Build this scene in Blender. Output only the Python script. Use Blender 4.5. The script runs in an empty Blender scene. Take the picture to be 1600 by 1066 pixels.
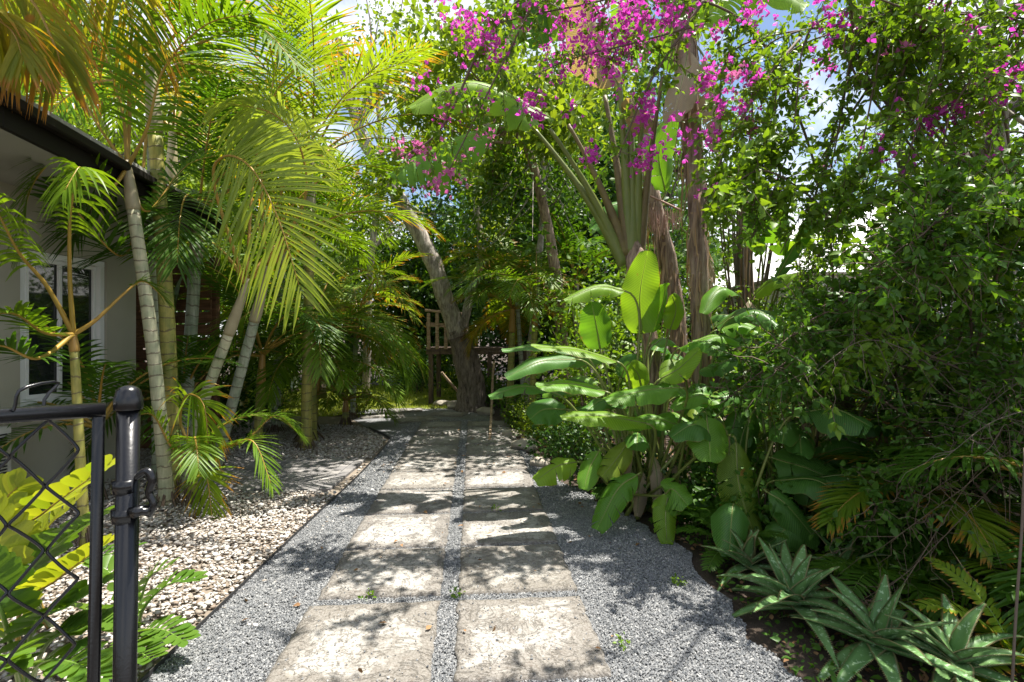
import bpy, math
import numpy as np
from mathutils import Vector, noise

# ------------------------------------------------------------------ camera, sky, sun, exposure
F, H, HZ = 820.0, 1.5, 526.0
sc = bpy.context.scene
COL = sc.collection
cam = bpy.data.cameras.new("camera"); co = bpy.data.objects.new("camera", cam); COL.objects.link(co)
co.location = (0, 0, H); co.rotation_euler = (math.radians(90), 0, 0)
cam.sensor_width = 36; cam.lens = F / 1600 * 36; cam.shift_y = -(533 - HZ) / 1600
cam.clip_start = 0.02; cam.clip_end = 800
sc.camera = co
SUN = Vector((0.27, 0.12, 0.95)).normalized()
world = bpy.data.worlds.new("World"); sc.world = world; world.use_nodes = True
wn = world.node_tree.nodes; wl = world.node_tree.links
bg = wn["Background"]; sky = wn.new("ShaderNodeTexSky"); sky.sky_type = 'NISHITA'; sky.sun_disc = False
sky.sun_elevation = math.asin(SUN.z); sky.sun_rotation = math.atan2(SUN.x, SUN.y)
sky.air_density = 1.0; sky.dust_density = 0.6
bg.inputs[1].default_value = 0.07
tcw = wn.new("ShaderNodeTexCoord"); nzw = wn.new("ShaderNodeTexNoise"); nzw.inputs["Scale"].default_value = 3.2
nzw.inputs["Detail"].default_value = 7; nzw.inputs["Roughness"].default_value = 0.6
rpw = wn.new("ShaderNodeValToRGB"); rpw.color_ramp.elements[0].position = 0.42; rpw.color_ramp.elements[1].position = 0.62
mxw = wn.new("ShaderNodeMixRGB"); mxw.inputs[2].default_value = (8.5, 8.7, 9.1, 1)
wl.new(tcw.outputs["Generated"], nzw.inputs["Vector"]); wl.new(nzw.outputs["Fac"], rpw.inputs[0])
wl.new(rpw.outputs[0], mxw.inputs[0]); wl.new(sky.outputs[0], mxw.inputs[1]); wl.new(mxw.outputs[0], bg.inputs[0])
sl = bpy.data.lights.new("sun", 'SUN'); sl.energy = 5.0; sl.angle = math.radians(0.5); sl.color = (1, 0.95, 0.86)
so = bpy.data.objects.new("sun", sl); COL.objects.link(so); so.rotation_euler = SUN.to_track_quat('Z', 'Y').to_euler()
so.location = (0, 0, 12)
sc.view_settings.view_transform = 'Standard'; sc.view_settings.look = 'None'
sc.view_settings.exposure = 1.4; sc.view_settings.gamma = 1.0
sc.cycles.max_bounces = 7; sc.cycles.transmission_bounces = 4; sc.cycles.diffuse_bounces = 4
sc.cycles.transparent_max_bounces = 6; sc.cycles.use_denoising = True
sc.cycles.sample_clamp_indirect = 6

# ------------------------------------------------------------------ helpers
R = np.random.RandomState(7)
A = lambda *a: np.array(a, float)
def at(px, py, Y): return A((px - 800) / F * Y, Y, H - (py - HZ) / F * Y)
def gnd(px, py): return at(px, py, H * F / (py - HZ))
def nrm(v): v = np.asarray(v, float); return v / np.maximum(np.linalg.norm(v, axis=-1, keepdims=True), 1e-9)
def bez(P, n):
    P = np.asarray(P, float); t = np.linspace(0, 1, n)[:, None]; Q = [np.repeat(p[None], n, 0) for p in P]
    while len(Q) > 1: Q = [Q[i] * (1 - t) + Q[i + 1] * t for i in range(len(Q) - 1)]
    return Q[0]
def poly(P, n):                       # smooth curve THROUGH the points
    P = np.asarray(P, float)
    if len(P) < 3: return bez(P, n)
    Q = np.vstack([2 * P[0] - P[1], P, 2 * P[-1] - P[-2]]); out = []
    for s in np.linspace(0, len(P) - 1 - 1e-6, n):
        i = int(s); t = s - i; a, b, c, d = Q[i:i + 4]
        out.append(0.5 * (2 * b + (c - a) * t + (2 * a - 5 * b + 4 * c - d) * t * t + (3 * b - a - 3 * c + d) * t ** 3))
    return np.array(out)
def arc(base, az, el, L, bend, n=24, twist=0):
    az, el, bend, twist = map(math.radians, (az, el, bend, twist)); p = np.array(base, float); out = [p.copy()]
    for i in range(n):
        s = (i + .5) / n; e = el - bend * s ** 1.2; a = az + twist * s
        p = p + L / n * A(math.cos(a) * math.cos(e), math.sin(a) * math.cos(e), math.sin(e)); out.append(p.copy())
    return np.array(out)

class MB:
    def __init__(s): s.v, s.r, s.uv, s.f, s.n = [], [], [], [], 0
    def add(s, v, faces, mat=0, rnd=0.5, uv=None):
        v = np.asarray(v, float).reshape(-1, 3); k = len(v); s.v.append(v)
        s.r.append(np.broadcast_to(np.asarray(rnd, float), (k,)).copy())
        s.uv.append(np.zeros((k, 3)) if uv is None else np.asarray(uv, float).reshape(-1, 3))
        for f in (faces if isinstance(faces, (list, tuple)) else [faces]):
            f = np.asarray(f, int)
            if len(f): s.f.append((f + s.n, mat))
        s.n += k
    def mesh(s, name, mats, org=(0, 0, 0), smooth=True):
        me = bpy.data.meshes.new(name); V = np.vstack(s.v) - np.asarray(org, float)
        me.vertices.add(len(V)); me.vertices.foreach_set("co", V.ravel())
        idx = np.concatenate([f.ravel() for f, m in s.f]); tot = np.concatenate([np.full(len(f), f.shape[1]) for f, m in s.f])
        mi = np.concatenate([np.full(len(f), m) for f, m in s.f])
        me.loops.add(len(idx)); me.loops.foreach_set("vertex_index", idx.astype(np.int32))
        me.polygons.add(len(tot)); me.polygons.foreach_set("loop_start", np.concatenate([[0], np.cumsum(tot)[:-1]]).astype(np.int32))
        me.polygons.foreach_set("material_index", mi.astype(np.int32))
        me.polygons.foreach_set("use_smooth", np.full(len(tot), smooth))
        for m in mats: me.materials.append(m)
        a = me.attributes.new("rnd", 'FLOAT', 'POINT'); a.data.foreach_set("value", np.concatenate(s.r))
        a = me.attributes.new("uvp", 'FLOAT_VECTOR', 'POINT'); a.data.foreach_set("vector", np.vstack(s.uv).ravel())
        me.update(calc_edges=True)
        return me
    def build(s, name, mats, parent=None, loc=None, smooth=True):
        mats = mats if isinstance(mats, (list, tuple)) else [mats]
        org = A(0, 0, 0)
        if parent is not None:
            p = parent
            while p is not None: org = org + np.array(p.location); p = p.parent
        elif loc is not None: org = A(*loc)
        o = bpy.data.objects.new(name, s.mesh(name, mats, org, smooth)); COL.objects.link(o)
        if parent is not None: o.parent = parent
        elif loc is not None: o.location = loc
        return o

def tag(o, label=None, cat=None, group=None, kind=None):
    for k, v in (("label", label), ("category", cat), ("group", group), ("kind", kind)):
        if v: o[k] = v
    return o
def thing(name, label, cat, loc, group=None):
    o = bpy.data.objects.new(name, None); COL.objects.link(o); o.location = tuple(loc); o.empty_display_size = .1
    return tag(o, label, cat, group)

def grid_faces(a, b, close=False):
    i, j = np.meshgrid(np.arange(a - 1), np.arange(b if close else b - 1), indexing='ij'); j2 = (j + 1) % b
    return np.stack([i * b + j, i * b + j2, (i + 1) * b + j2, (i + 1) * b + j], -1).reshape(-1, 4)
def tube(mb, P, r, seg=8, mat=0, rnd=.5, caps=True, wob=0, ell=1.0):
    P = np.asarray(P, float); n = len(P); r = np.interp(np.linspace(0, 1, n), np.linspace(0, 1, len(np.atleast_1d(r))), np.atleast_1d(r))
    T = nrm(np.gradient(P, axis=0)); u = A(1, 0, 0) if abs(T[0][0]) < .8 else A(0, 1, 0)
    a = np.linspace(0, 2 * math.pi, seg, endpoint=False); V = []; D = np.concatenate([[0], np.cumsum(np.linalg.norm(np.diff(P, axis=0), axis=1))])
    for i in range(n):
        u = nrm(u - T[i] * (u @ T[i])); w = np.cross(T[i], u)
        rr = r[i] * (1 + wob * np.array([noise.noise(Vector((math.cos(x) * 1.7, math.sin(x) * 1.7, D[i] * 4 + rnd * 9))) for x in a])) if wob else r[i]
        V.append(P[i] + (np.cos(a) * rr)[:, None] * u + (np.sin(a) * rr * ell)[:, None] * w)
    uv = np.stack([np.tile(a / (2 * math.pi), n), np.repeat(D, seg), np.zeros(n * seg)], -1)
    fs = [grid_faces(n, seg, True)]
    if caps: fs += [np.arange(seg)[None, ::-1], (np.arange(seg) + (n - 1) * seg)[None]]
    mb.add(np.vstack(V), fs, mat, rnd, uv)
def tubes(mb, P, r0, r1, seg=3, mat=0, rnd=.5):     # many thin twigs at once, P (M,K,3)
    P = np.asarray(P, float); M, K, _ = P.shape; T = nrm(P[:, -1] - P[:, 0])
    u = nrm(np.cross(T, A(.3, .5, .81))); w = np.cross(T, u); a = np.linspace(0, 2 * math.pi, seg, endpoint=False)
    rr = np.asarray(r0).reshape(-1, 1) + (np.asarray(r1).reshape(-1, 1) - np.asarray(r0).reshape(-1, 1)) * np.linspace(0, 1, K)[None]
    rr = np.broadcast_to(rr, (M, K))
    C = (u[:, None] * np.cos(a)[None, :, None] + w[:, None] * np.sin(a)[None, :, None])
    V = P[:, :, None] + rr[:, :, None, None] * C[:, None]
    f = grid_faces(K, seg, True)[None] + (np.arange(M) * K * seg)[:, None, None]
    mb.add(V, f.reshape(-1, 4), mat, np.repeat(np.broadcast_to(rnd, (M,)), K * seg))
def box(mb, c, s, mat=0, bev=0.0, ang=0, rnd=.5):
    sx, sy, sz = np.array(s) / 2; b = min(bev, sx * .9, sy * .9, sz * .9)
    if b <= 0: b = 1e-4
    lv = [(-sz, b), (-sz + b, 0), (sz - b, 0), (sz, b)]; V = []
    for z, k in lv:
        X, Y = sx - k, sy - k; e = b if k == 0 else b * .4
        V += [(-X + e, -Y, z), (X - e, -Y, z), (X, -Y + e, z), (X, Y - e, z), (X - e, Y, z), (-X + e, Y, z), (-X, Y - e, z), (-X, -Y + e, z)]
    V = np.array(V); c_, s_ = math.cos(ang), math.sin(ang)
    V = np.stack([V[:, 0] * c_ - V[:, 1] * s_, V[:, 0] * s_ + V[:, 1] * c_, V[:, 2]], -1) + np.array(c)
    mb.add(V, [grid_faces(4, 8, True), np.arange(8)[None, ::-1], (np.arange(8) + 24)[None]], mat, rnd)
def beam(mb, p, q, w, t, mat=0, bev=.002, up=(0, 0, 1), rnd=.5):   # box from p to q, w across, t along 'up'
    p, q = A(*p), A(*q); T = nrm(q - p); S = nrm(np.cross(T, up)); U = np.cross(S, T); m2 = MB()
    box(m2, (0, 0, 0), (w, np.linalg.norm(q - p), t), 0, bev); V = m2.v[0]
    mb.add((p + q) / 2 + V[:, :1] * S + V[:, 1:2] * T + V[:, 2:] * U, [f for f, _ in m2.f], mat, rnd)
def inst(mb, tv, tf, pos, X, Y, Z, sc_, mat=0, rnd=None):
    pos = np.asarray(pos, float); M = len(pos)
    if M == 0: return
    sc_ = np.broadcast_to(np.asarray(sc_, float), (M,)); tv = np.asarray(tv, float); k = len(tv)
    V = pos[:, None] + sc_[:, None, None] * (tv[None, :, :1] * X[:, None] + tv[None, :, 1:2] * Y[:, None] + tv[None, :, 2:] * Z[:, None])
    fs = [(np.asarray(f)[None] + (np.arange(M) * k)[:, None, None]).reshape(-1, np.asarray(f).shape[1]) for f in tf]
    rnd = R.rand(M) if rnd is None else np.broadcast_to(rnd, (M,))
    mb.add(V, fs, mat, np.repeat(rnd, k), np.tile(np.stack([tv[:, 0], tv[:, 1], tv[:, 0] * 0], -1), (M, 1)))
def axes(D, N):                       # leaf axes from direction D and normal hint N
    Yv = nrm(D); X = nrm(np.cross(Yv, N)); return X, Yv, np.cross(X, Yv)
LEAF = (A(0,0,0, 0,.36,-.03, 0,.72,-.05, 0,1.05,-.16, -.30,.30,.07, -.21,.66,.03, .30,.30,.07, .21,.66,.03).reshape(-1, 3),
        [np.array([[0, 1, 4], [0, 6, 1], [5, 2, 3], [2, 7, 3]]), np.array([[4, 1, 2, 5], [1, 6, 7, 2]])])
LANCE = (A(0,0,0, 0,.4,0, 0,1,-.12, -.13,.42,.03, .13,.42,.03).reshape(-1, 3), [np.array([[0, 1, 3], [0, 4, 1], [3, 1, 2], [1, 4, 2]])])
def _bloom():
    v, f = [], []
    for k in range(3):
        a = k * 2.094; c, s = math.cos(a), math.sin(a); b = len(v)
        for x, y, z in ((0, 0, 0), (0, .42, .42), (0, .78, .80), (-.36, .36, .52), (.36, .36, .52)):
            v.append((x * c - y * s, x * s + y * c, z))
        f += [(b, b + 1, b + 3), (b, b + 4, b + 1), (b + 3, b + 1, b + 2), (b + 1, b + 4, b + 2)]
    return np.array(v), [np.array(f)]
BLOOM = _bloom()
def _ico():
    p = (1 + 5 ** .5) / 2
    v = nrm(np.array([(-1, p, 0), (1, p, 0), (-1, -p, 0), (1, -p, 0), (0, -1, p), (0, 1, p), (0, -1, -p), (0, 1, -p), (p, 0, -1), (p, 0, 1), (-p, 0, -1), (-p, 0, 1)]))
    f = np.array([(0, 11, 5), (0, 5, 1), (0, 1, 7), (0, 7, 10), (0, 10, 11), (1, 5, 9), (5, 11, 4), (11, 10, 2), (10, 7, 6), (7, 1, 8),
                  (3, 9, 4), (3, 4, 2), (3, 2, 6), (3, 6, 8), (3, 8, 9), (4, 9, 5), (2, 4, 11), (6, 2, 10), (8, 6, 7), (9, 8, 1)])
    return v, f
ICO = _ico()
def rdir(M, up=0.0):
    d = R.randn(M, 3); d[:, 2] += up; return nrm(d)
def stones(mb, pos, size, flat=.5, mat=0):
    M = len(pos)
    for k in range(4):                                     # four different lumpy shapes
        sel = np.arange(M) % 4 == k; tv = ICO[0] * (1 + .22 * R.randn(12, 1)) * A(1, .72, flat)
        a = R.rand(sel.sum()) * 6.28; t = R.randn(sel.sum(), 2) * .25
        Z = nrm(np.stack([t[:, 0], t[:, 1], np.ones(len(t))], -1)); X = nrm(np.cross(np.stack([np.cos(a), np.sin(a), a * 0], -1), Z)); Y = np.cross(Z, X)
        inst(mb, tv, [ICO[1]], pos[sel], X, Y, Z, size[sel], mat)

# ------------------------------------------------------------------ materials
def N_(t, kind, **kw):
    n = t.nodes.new(kind)
    for k, v in kw.items():
        if k in n.inputs: n.inputs[k].default_value = v
        else: setattr(n, k, v)
    return n
def base_mat(name):
    m = bpy.data.materials.new(name); m.use_nodes = True; t = m.node_tree; return m, t, t.nodes["Principled BSDF"]
def c4(c): return (c[0], c[1], c[2], 1)
def mixc(t, fac, a, b, mode='MIX'):
    n = t.nodes.new("ShaderNodeMixRGB"); n.blend_type = mode
    for s, v in ((0, fac), (1, a), (2, b)):
        if isinstance(v, bpy.types.NodeSocket): t.links.new(v, n.inputs[s])
        elif isinstance(v, (int, float)): n.inputs[s].default_value = v
        else: n.inputs[s].default_value = c4(v)
    return n.outputs[0]
def mth(t, op, a, b=0.0, c=None):
    n = t.nodes.new("ShaderNodeMath"); n.operation = op
    for s, v in ((0, a), (1, b), (2, c)):
        if v is None: continue
        if isinstance(v, bpy.types.NodeSocket): t.links.new(v, n.inputs[s])
        else: n.inputs[s].default_value = v
    return n.outputs[0]
def ramp(t, fac, stops):
    n = t.nodes.new("ShaderNodeValToRGB"); e = n.color_ramp.elements
    while len(e) < len(stops): e.new(.5)
    for x, (p, c) in zip(e, stops): x.position = p; x.color = c4(c) if not isinstance(c, (int, float)) else (c, c, c, 1)
    t.links.new(fac, n.inputs[0]); return n.outputs[0]
def attr(t, name): return N_(t, "ShaderNodeAttribute", attribute_name=name)
def nz(t, scale, detail=4, rough=.6, vec=None):
    n = N_(t, "ShaderNodeTexNoise", Scale=scale, Detail=detail, Roughness=rough)
    if vec is None: vec = N_(t, "ShaderNodeTexCoord").outputs["Object"]
    t.links.new(vec, n.inputs["Vector"]); return n.outputs["Fac"]
def bump(t, h, strength=.5, dist=.01, prev=None):
    n = N_(t, "ShaderNodeBump", Strength=strength, Distance=dist); t.links.new(h, n.inputs["Height"])
    if prev is not None: t.links.new(prev, n.inputs["Normal"])
    return n.outputs[0]
def leafmat(name, dark, light, tip=None, trans=.42, rough=.38, veins=None, spots=None, tipstart=.8, ycol=(1.75, 1.6, .5)):
    m, t, b = base_mat(name); L = t.links
    a = attr(t, "rnd"); uv = attr(t, "uvp"); oi = N_(t, "ShaderNodeObjectInfo")
    f = mth(t, 'ADD', mth(t, 'MULTIPLY', a.outputs["Fac"], .65), mth(t, 'MULTIPLY', oi.outputs["Random"], .35))
    col = mixc(t, f, dark, light)
    n = nz(t, 9, 3)
    col = mixc(t, mth(t, 'MULTIPLY', n, .35), col, tuple(x * .45 for x in dark), 'MIX')
    sp = N_(t, "ShaderNodeSeparateXYZ"); L.new(uv.outputs["Vector"], sp.inputs[0])
    if tip:
        k = ramp(t, mth(t, 'ADD', sp.outputs[1], mth(t, 'MULTIPLY', n, .3)), [(tipstart, 0), (1.0, 1)])
        col = mixc(t, k, col, tip)
    if spots:
        k = ramp(t, nz(t, spots[1], 2), [(spots[2], 0), (spots[2] + .06, 1)]); col = mixc(t, k, col, spots[0])
    b.inputs["Roughness"].default_value = rough + .06; b.inputs["Specular IOR Level"].default_value = .32
    bn = None
    if veins:      # lateral veins: veins=(per length, slant)
        ax = mth(t, 'ABSOLUTE', sp.outputs[0])
        ph = mth(t, 'ADD', mth(t, 'MULTIPLY', sp.outputs[1], veins[0]), mth(t, 'MULTIPLY', ax, -veins[1]))
        w = mth(t, 'SINE', ph); bn = bump(t, w, .28, .003)
        mr = ramp(t, ax, [(.015, 1), (.06, 0)])
        col = mixc(t, mth(t, 'MULTIPLY', mr, .7), col, tuple(min(1, x * 2.2 + .03) for x in light))
        eb = ramp(t, mth(t, 'MULTIPLY', mth(t, 'ADD', ax, mth(t, 'MULTIPLY', nz(t, 14, 4), .35)), .7), [(.80, 0), (.85, 1)]); col = mixc(t, eb, col, (.20, .12, .04))
        bs = ramp(t, nz(t, 22, 3), [(.70, 0), (.74, .8)]); col = mixc(t, bs, col, (.16, .12, .03))
        col = mixc(t, mth(t, 'MULTIPLY', ramp(t, w, [(.0, 0), (1, 1)]), .34), col, tuple(x * 1.7 for x in light))
    L.new(col, b.inputs["Base Color"])
    tr = N_(t, "ShaderNodeBsdfTranslucent"); L.new(mixc(t, 1.0, col, ycol, 'MULTIPLY'), tr.inputs[0])
    if bn is not None: L.new(bn, b.inputs["Normal"]); L.new(bn, tr.inputs["Normal"])
    mx = N_(t, "ShaderNodeMixShader", Fac=trans); L.new(b.outputs[0], mx.inputs[1]); L.new(tr.outputs[0], mx.inputs[2])
    L.new(mx.outputs[0], t.nodes["Material Output"].inputs[0]); return m
def plain(name, col, rough=.6, metal=0, var=.25, scale=6, bmp=0, bscale=40, spec=.5, col2=None):
    m, t, b = base_mat(name); n = nz(t, scale, 5)
    c = mixc(t, n, tuple(x * (1 - var) for x in col), col2 or tuple(min(1, x * (1 + var)) for x in col))
    a = attr(t, "rnd"); c = mixc(t, mth(t, 'MULTIPLY', a.outputs["Fac"], var), c, tuple(x * .6 for x in col))
    t.links.new(c, b.inputs["Base Color"]); b.inputs["Roughness"].default_value = rough; b.inputs["Metallic"].default_value = metal
    b.inputs["Specular IOR Level"].default_value = spec
    if bmp: t.links.new(bump(t, nz(t, bscale, 5), bmp, .01), b.inputs["Normal"])
    return m
def ringmat(name, c1, c2, ring=(.10, .065, .04), sp=.10, rw=.09):
    m, t, b = base_mat(name); uv = attr(t, "uvp"); s = N_(t, "ShaderNodeSeparateXYZ"); t.links.new(uv.outputs["Vector"], s.inputs[0])
    n = nz(t, 7, 5); y = mth(t, 'ADD', mth(t, 'DIVIDE', s.outputs[1], sp), mth(t, 'MULTIPLY', n, .9)); fr = mth(t, 'FRACT', y)
    k = ramp(t, fr, [(0, 1), (rw, .9), (rw + .05, 0)])
    c = mixc(t, ramp(t, n, [(.35, 0), (.62, 1)]), c1, c2)
    mp = N_(t, "ShaderNodeMapping"); mp.inputs["Scale"].default_value = (30, 30, 3)
    t.links.new(N_(t, "ShaderNodeTexCoord").outputs["Object"], mp.inputs[0]); st = nz(t, 1, 5, .7, mp.outputs[0])
    c = mixc(t, ramp(t, st, [(.45, 0), (.7, .55)]), c, tuple(x * .4 for x in c1))
    c = mixc(t, mth(t, 'MULTIPLY', k, .75), c, ring); t.links.new(c, b.inputs["Base Color"]); b.inputs["Roughness"].default_value = .55
    t.links.new(bump(t, mth(t, 'ADD', k, mth(t, 'MULTIPLY', st, .5)), .6, .006), b.inputs["Normal"]); return m
def barkmat(name, c1, c2, sc_=(9, 9, 2.2), b_=.9):
    m, t, b = base_mat(name); mp = N_(t, "ShaderNodeMapping"); mp.inputs["Scale"].default_value = sc_
    t.links.new(N_(t, "ShaderNodeTexCoord").outputs["Object"], mp.inputs[0]); n = nz(t, 2.2, 8, .72, mp.outputs[0]); n2 = nz(t, 3, 4)
    c = mixc(t, ramp(t, n, [(.36, 0), (.62, 1)]), c1, c2); c = mixc(t, ramp(t, n2, [(.5, 0), (.75, .5)]), c, tuple(x * .5 for x in c1))
    t.links.new(c, b.inputs["Base Color"]); b.inputs["Roughness"].default_value = .85
    t.links.new(bump(t, n, b_, .03), b.inputs["Normal"]); return m

M = {}
M['areca_lit'] = leafmat("areca_leaf_sunlit", (.22, .32, .05), (.38, .46, .11), trans=.45)  # areca leaf with sunlight put into its colour, for the hanging fronds
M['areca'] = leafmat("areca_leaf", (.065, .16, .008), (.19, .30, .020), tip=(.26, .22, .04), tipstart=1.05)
M['areca_y'] = leafmat("areca_leaf_yellow", (.12, .24, .014), (.28, .36, .03), tip=(.40, .20, .03), tipstart=.85)
M['areca_gold'] = leafmat("areca_leaf_gold", (.17, .23, .018), (.44, .34, .025), tip=(.36, .17, .03), tipstart=.9, spots=((.36, .19, .02), 6, .60))
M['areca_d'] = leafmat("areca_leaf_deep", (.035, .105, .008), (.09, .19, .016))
M['frond_dry'] = leafmat("dry_frond", (.22, .15, .07), (.46, .36, .20), trans=.25, rough=.7)
M['stalk'] = plain("areca_stalk", (.36, .30, .05), .4, var=.3, col2=(.45, .22, .04))
M['stalk_g'] = plain("green_stalk", (.14, .24, .04), .4, var=.3)
M['stem_pale'] = ringmat("ringed_stem_pale", (.32, .35, .22), (.54, .50, .34))
M['stem_olive'] = ringmat("ringed_stem_olive", (.20, .23, .05), (.42, .36, .09), sp=.115)
M['stem_grey'] = ringmat("ringed_stem_grey", (.24, .30, .20), (.44, .46, .36), sp=.12)
M['shaft'] = plain("crownshaft", (.34, .28, .15), .5, var=.4, scale=5, col2=(.50, .44, .30))
M['shaft_o'] = plain("crownshaft_orange", (.42, .20, .05), .45, var=.35, col2=(.5, .34, .08))
M['dryfruit'] = plain('dry_fruit', (.40, .24, .19), .8)
M['bark_pale'] = barkmat("pale_bark", (.15, .12, .10), (.50, .45, .39))
M['bark_dark'] = barkmat("dark_bark", (.03, .022, .018), (.13, .10, .075))
M['bark_mid'] = barkmat('mid_bark', (.05, .038, .03), (.27, .22, .18))
M['bark_red'] = barkmat("fibrous_bark", (.12, .07, .05), (.46, .34, .26), (14, 14, .9))
M['twig'] = plain("twig", (.13, .09, .06), .8, var=.4)
M['twig_pale'] = plain("dry_twig", (.14, .105, .08), .8, var=.4)
M['fibre'] = leafmat("dry_leaf_strip", (.20, .12, .07), (.50, .37, .26), trans=.15, rough=.8)
M['bougl'] = leafmat("bougainvillea_leaf", (.07, .17, .012), (.20, .32, .03), trans=.42)
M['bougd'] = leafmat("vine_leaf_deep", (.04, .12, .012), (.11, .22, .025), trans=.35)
M['bloom'] = leafmat("bougainvillea_bract", (.46, .035, .40), (.72, .14, .60), trans=.45, rough=.6, ycol=(1.3, .8, 1.1))
M['bloom_p'] = leafmat("bougainvillea_bract_faded", (.52, .12, .38), (.72, .28, .50), trans=.45, rough=.6, ycol=(1.2, .9, 1.0))
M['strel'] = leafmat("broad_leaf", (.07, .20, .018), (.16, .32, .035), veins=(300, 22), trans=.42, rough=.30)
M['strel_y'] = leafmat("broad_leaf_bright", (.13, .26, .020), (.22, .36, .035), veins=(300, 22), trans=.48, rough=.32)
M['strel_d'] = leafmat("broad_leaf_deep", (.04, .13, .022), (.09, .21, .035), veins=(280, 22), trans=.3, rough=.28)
M['strel_old'] = leafmat("broad_leaf_ageing", (.09, .18, .02), (.20, .27, .03), veins=(280, 22), trans=.4, spots=((.28, .14, .04), 9, .66))
M['strel_dead'] = leafmat("broad_leaf_dead", (.22, .15, .10), (.42, .34, .25), veins=(280, 22), trans=.3, rough=.7)
M['petiole'] = plain("petiole", (.13, .20, .04), .4, var=.3, col2=(.24, .25, .06))
M['sheath'] = plain("leaf_sheath", (.13, .08, .045), .6, var=.4, scale=9, col2=(.24, .20, .06), bmp=.5, bscale=30)
M['aloe'] = leafmat("aloe_leaf", (.085, .19, .055), (.15, .27, .09), tip=(.26, .15, .07), tipstart=1.12, trans=.06, rough=.42, spots=((.27, .40, .22), 48, .58))
M['aloe_spine'] = plain("aloe_spine", (.22, .20, .08), .5)
M['zamia'] = leafmat("zamia_leaf", (.055, .14, .018), (.15, .26, .035), tip=(.30,.26,.05), tipstart=1.12, trans=.38, rough=.33)
M['zamia_y'] = leafmat("zamia_leaf_yellow", (.18, .28, .02), (.46, .46, .05), tip=(.42,.28,.06), tipstart=1.1, trans=.42, rough=.35)
M['tree'] = leafmat("tree_leaf", (.04, .11, .010), (.12, .21, .02), trans=.38)
M['tree_l'] = leafmat("tree_leaf_light", (.09, .18, .014), (.24, .32, .035), trans=.45)
M['tree_d'] = leafmat("tree_leaf_dark", (.022, .07, .010), (.06, .14, .018), trans=.3)
M['grass'] = leafmat("grass_blade", (.18, .28, .03), (.40, .44, .08), trans=.35, rough=.6)
M['litter'] = leafmat("leaf_litter", (.14, .07, .03), (.40, .24, .12), trans=.1, rough=.85)
M['black'] = plain("black_coated_steel", (.006, .006, .007), .25, var=.2, bmp=.06, bscale=160)
M['wall'] = plain("painted_stucco", (.38, .365, .29), .85, scale=2.2, var=.16, bmp=.2, bscale=120)
M['soffit'] = plain("soffit_paint", (.30, .30, .27), .8, var=.05)
M['fascia'] = plain("dark_fascia", (.010, .007, .006), .6, var=.3, spec=.25)
M['roof'] = plain("roof_tile", (.40, .38, .35), .85, var=.3, bmp=.5)
M['white'] = plain("white_frame", (.74, .75, .73), .4, var=.06)
M['wood'] = barkmat("weathered_wood", (.20, .13, .08), (.44, .32, .21), (3, 3, 20), .3)
M['wood_r'] = barkmat("stained_wood", (.10, .045, .022), (.25, .125, .065), (1.2, 8, 22), .3)
M['wood_d'] = barkmat("fence_board", (.05, .035, .025), (.17, .12, .085), (12, 12, 1.5), .4)
M['acm'] = plain("air_conditioner_casing", (.50, .49, .44), .5, var=.1)
M['dark'] = plain("dark_void", (.01, .01, .01), .9)
M['edge'] = plain("edging_metal", (.03, .03, .032), .5)
M['rock'] = plain("limestone_rock", (.36, .32, .26), .9, var=.35, scale=9, bmp=.8, bscale=18)
M['nwall'] = plain("neighbour_white_wall", (.80, .80, .80), .8, var=.03)
m, t, b = base_mat("window_glass"); b.inputs["Base Color"].default_value = (.012, .016, .015, 1); b.inputs["Roughness"].default_value = .03; b.inputs["Specular IOR Level"].default_value = .7; M['glass'] = m

def gravelmat(name, cols, scale, joint=.35):
    m, t, b = base_mat(name); v = N_(t, "ShaderNodeTexVoronoi", Scale=scale); tc = N_(t, "ShaderNodeTexCoord"); t.links.new(tc.outputs["Object"], v.inputs["Vector"])
    s = N_(t, "ShaderNodeSeparateColor"); t.links.new(v.outputs["Color"], s.inputs[0])
    c = ramp(t, s.outputs[0], cols); d = v.outputs["Distance"]
    c = mixc(t, mth(t, 'MULTIPLY', ramp(t, nz(t, 2.2, 4), [(.45, 0), (.7, 1)]), .35), c, tuple(x * .6 for x in cols[0][1]))
    t.links.new(c, b.inputs["Base Color"]); b.inputs["Roughness"].default_value = .8
    t.links.new(bump(t, mth(t, 'MULTIPLY', d, -1.0), 1.0, .012), b.inputs["Normal"]); return m
M['gravel'] = gravelmat("grey_gravel", [(0, (.12, .127, .135)), (.5, (.20, .205, .21)), (1, (.30, .30, .30))], 85)
M['bedsoil'] = plain("soil", (.055, .038, .026), .95, var=.5, scale=12, bmp=1, bscale=60)
M['pebbed'] = plain("pebble_bed_base", (.22, .18, .14), .95, var=.4, scale=30, bmp=1, bscale=60)
def stonecol(name, stops, rough=.8):
    m, t, b = base_mat(name); a = attr(t, "rnd"); c = ramp(t, a.outputs["Fac"], stops)
    c = mixc(t, mth(t, 'MULTIPLY', nz(t, 60, 4), .4), c, tuple(x * .6 for x in stops[0][1])); t.links.new(c, b.inputs["Base Color"]); b.inputs["Roughness"].default_value = rough; return m
M['gstone'] = stonecol("grey_gravel_stone", [(0, (.11, .118, .126)), (.45, (.20, .205, .21)), (.8, (.28, .28, .28)), (1, (.42, .42, .41))])
M['wstone'] = stonecol("pale_pebble", [(0, (.22, .17, .13)), (.2, (.40, .36, .31)), (.6, (.52, .48, .44)), (1, (.64, .62, .58))])
m, t, b = base_mat("coral_stone_slab")
oi = N_(t, "ShaderNodeObjectInfo"); tc = N_(t, "ShaderNodeTexCoord"); va = N_(t, "ShaderNodeVectorMath", operation='ADD')
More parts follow.
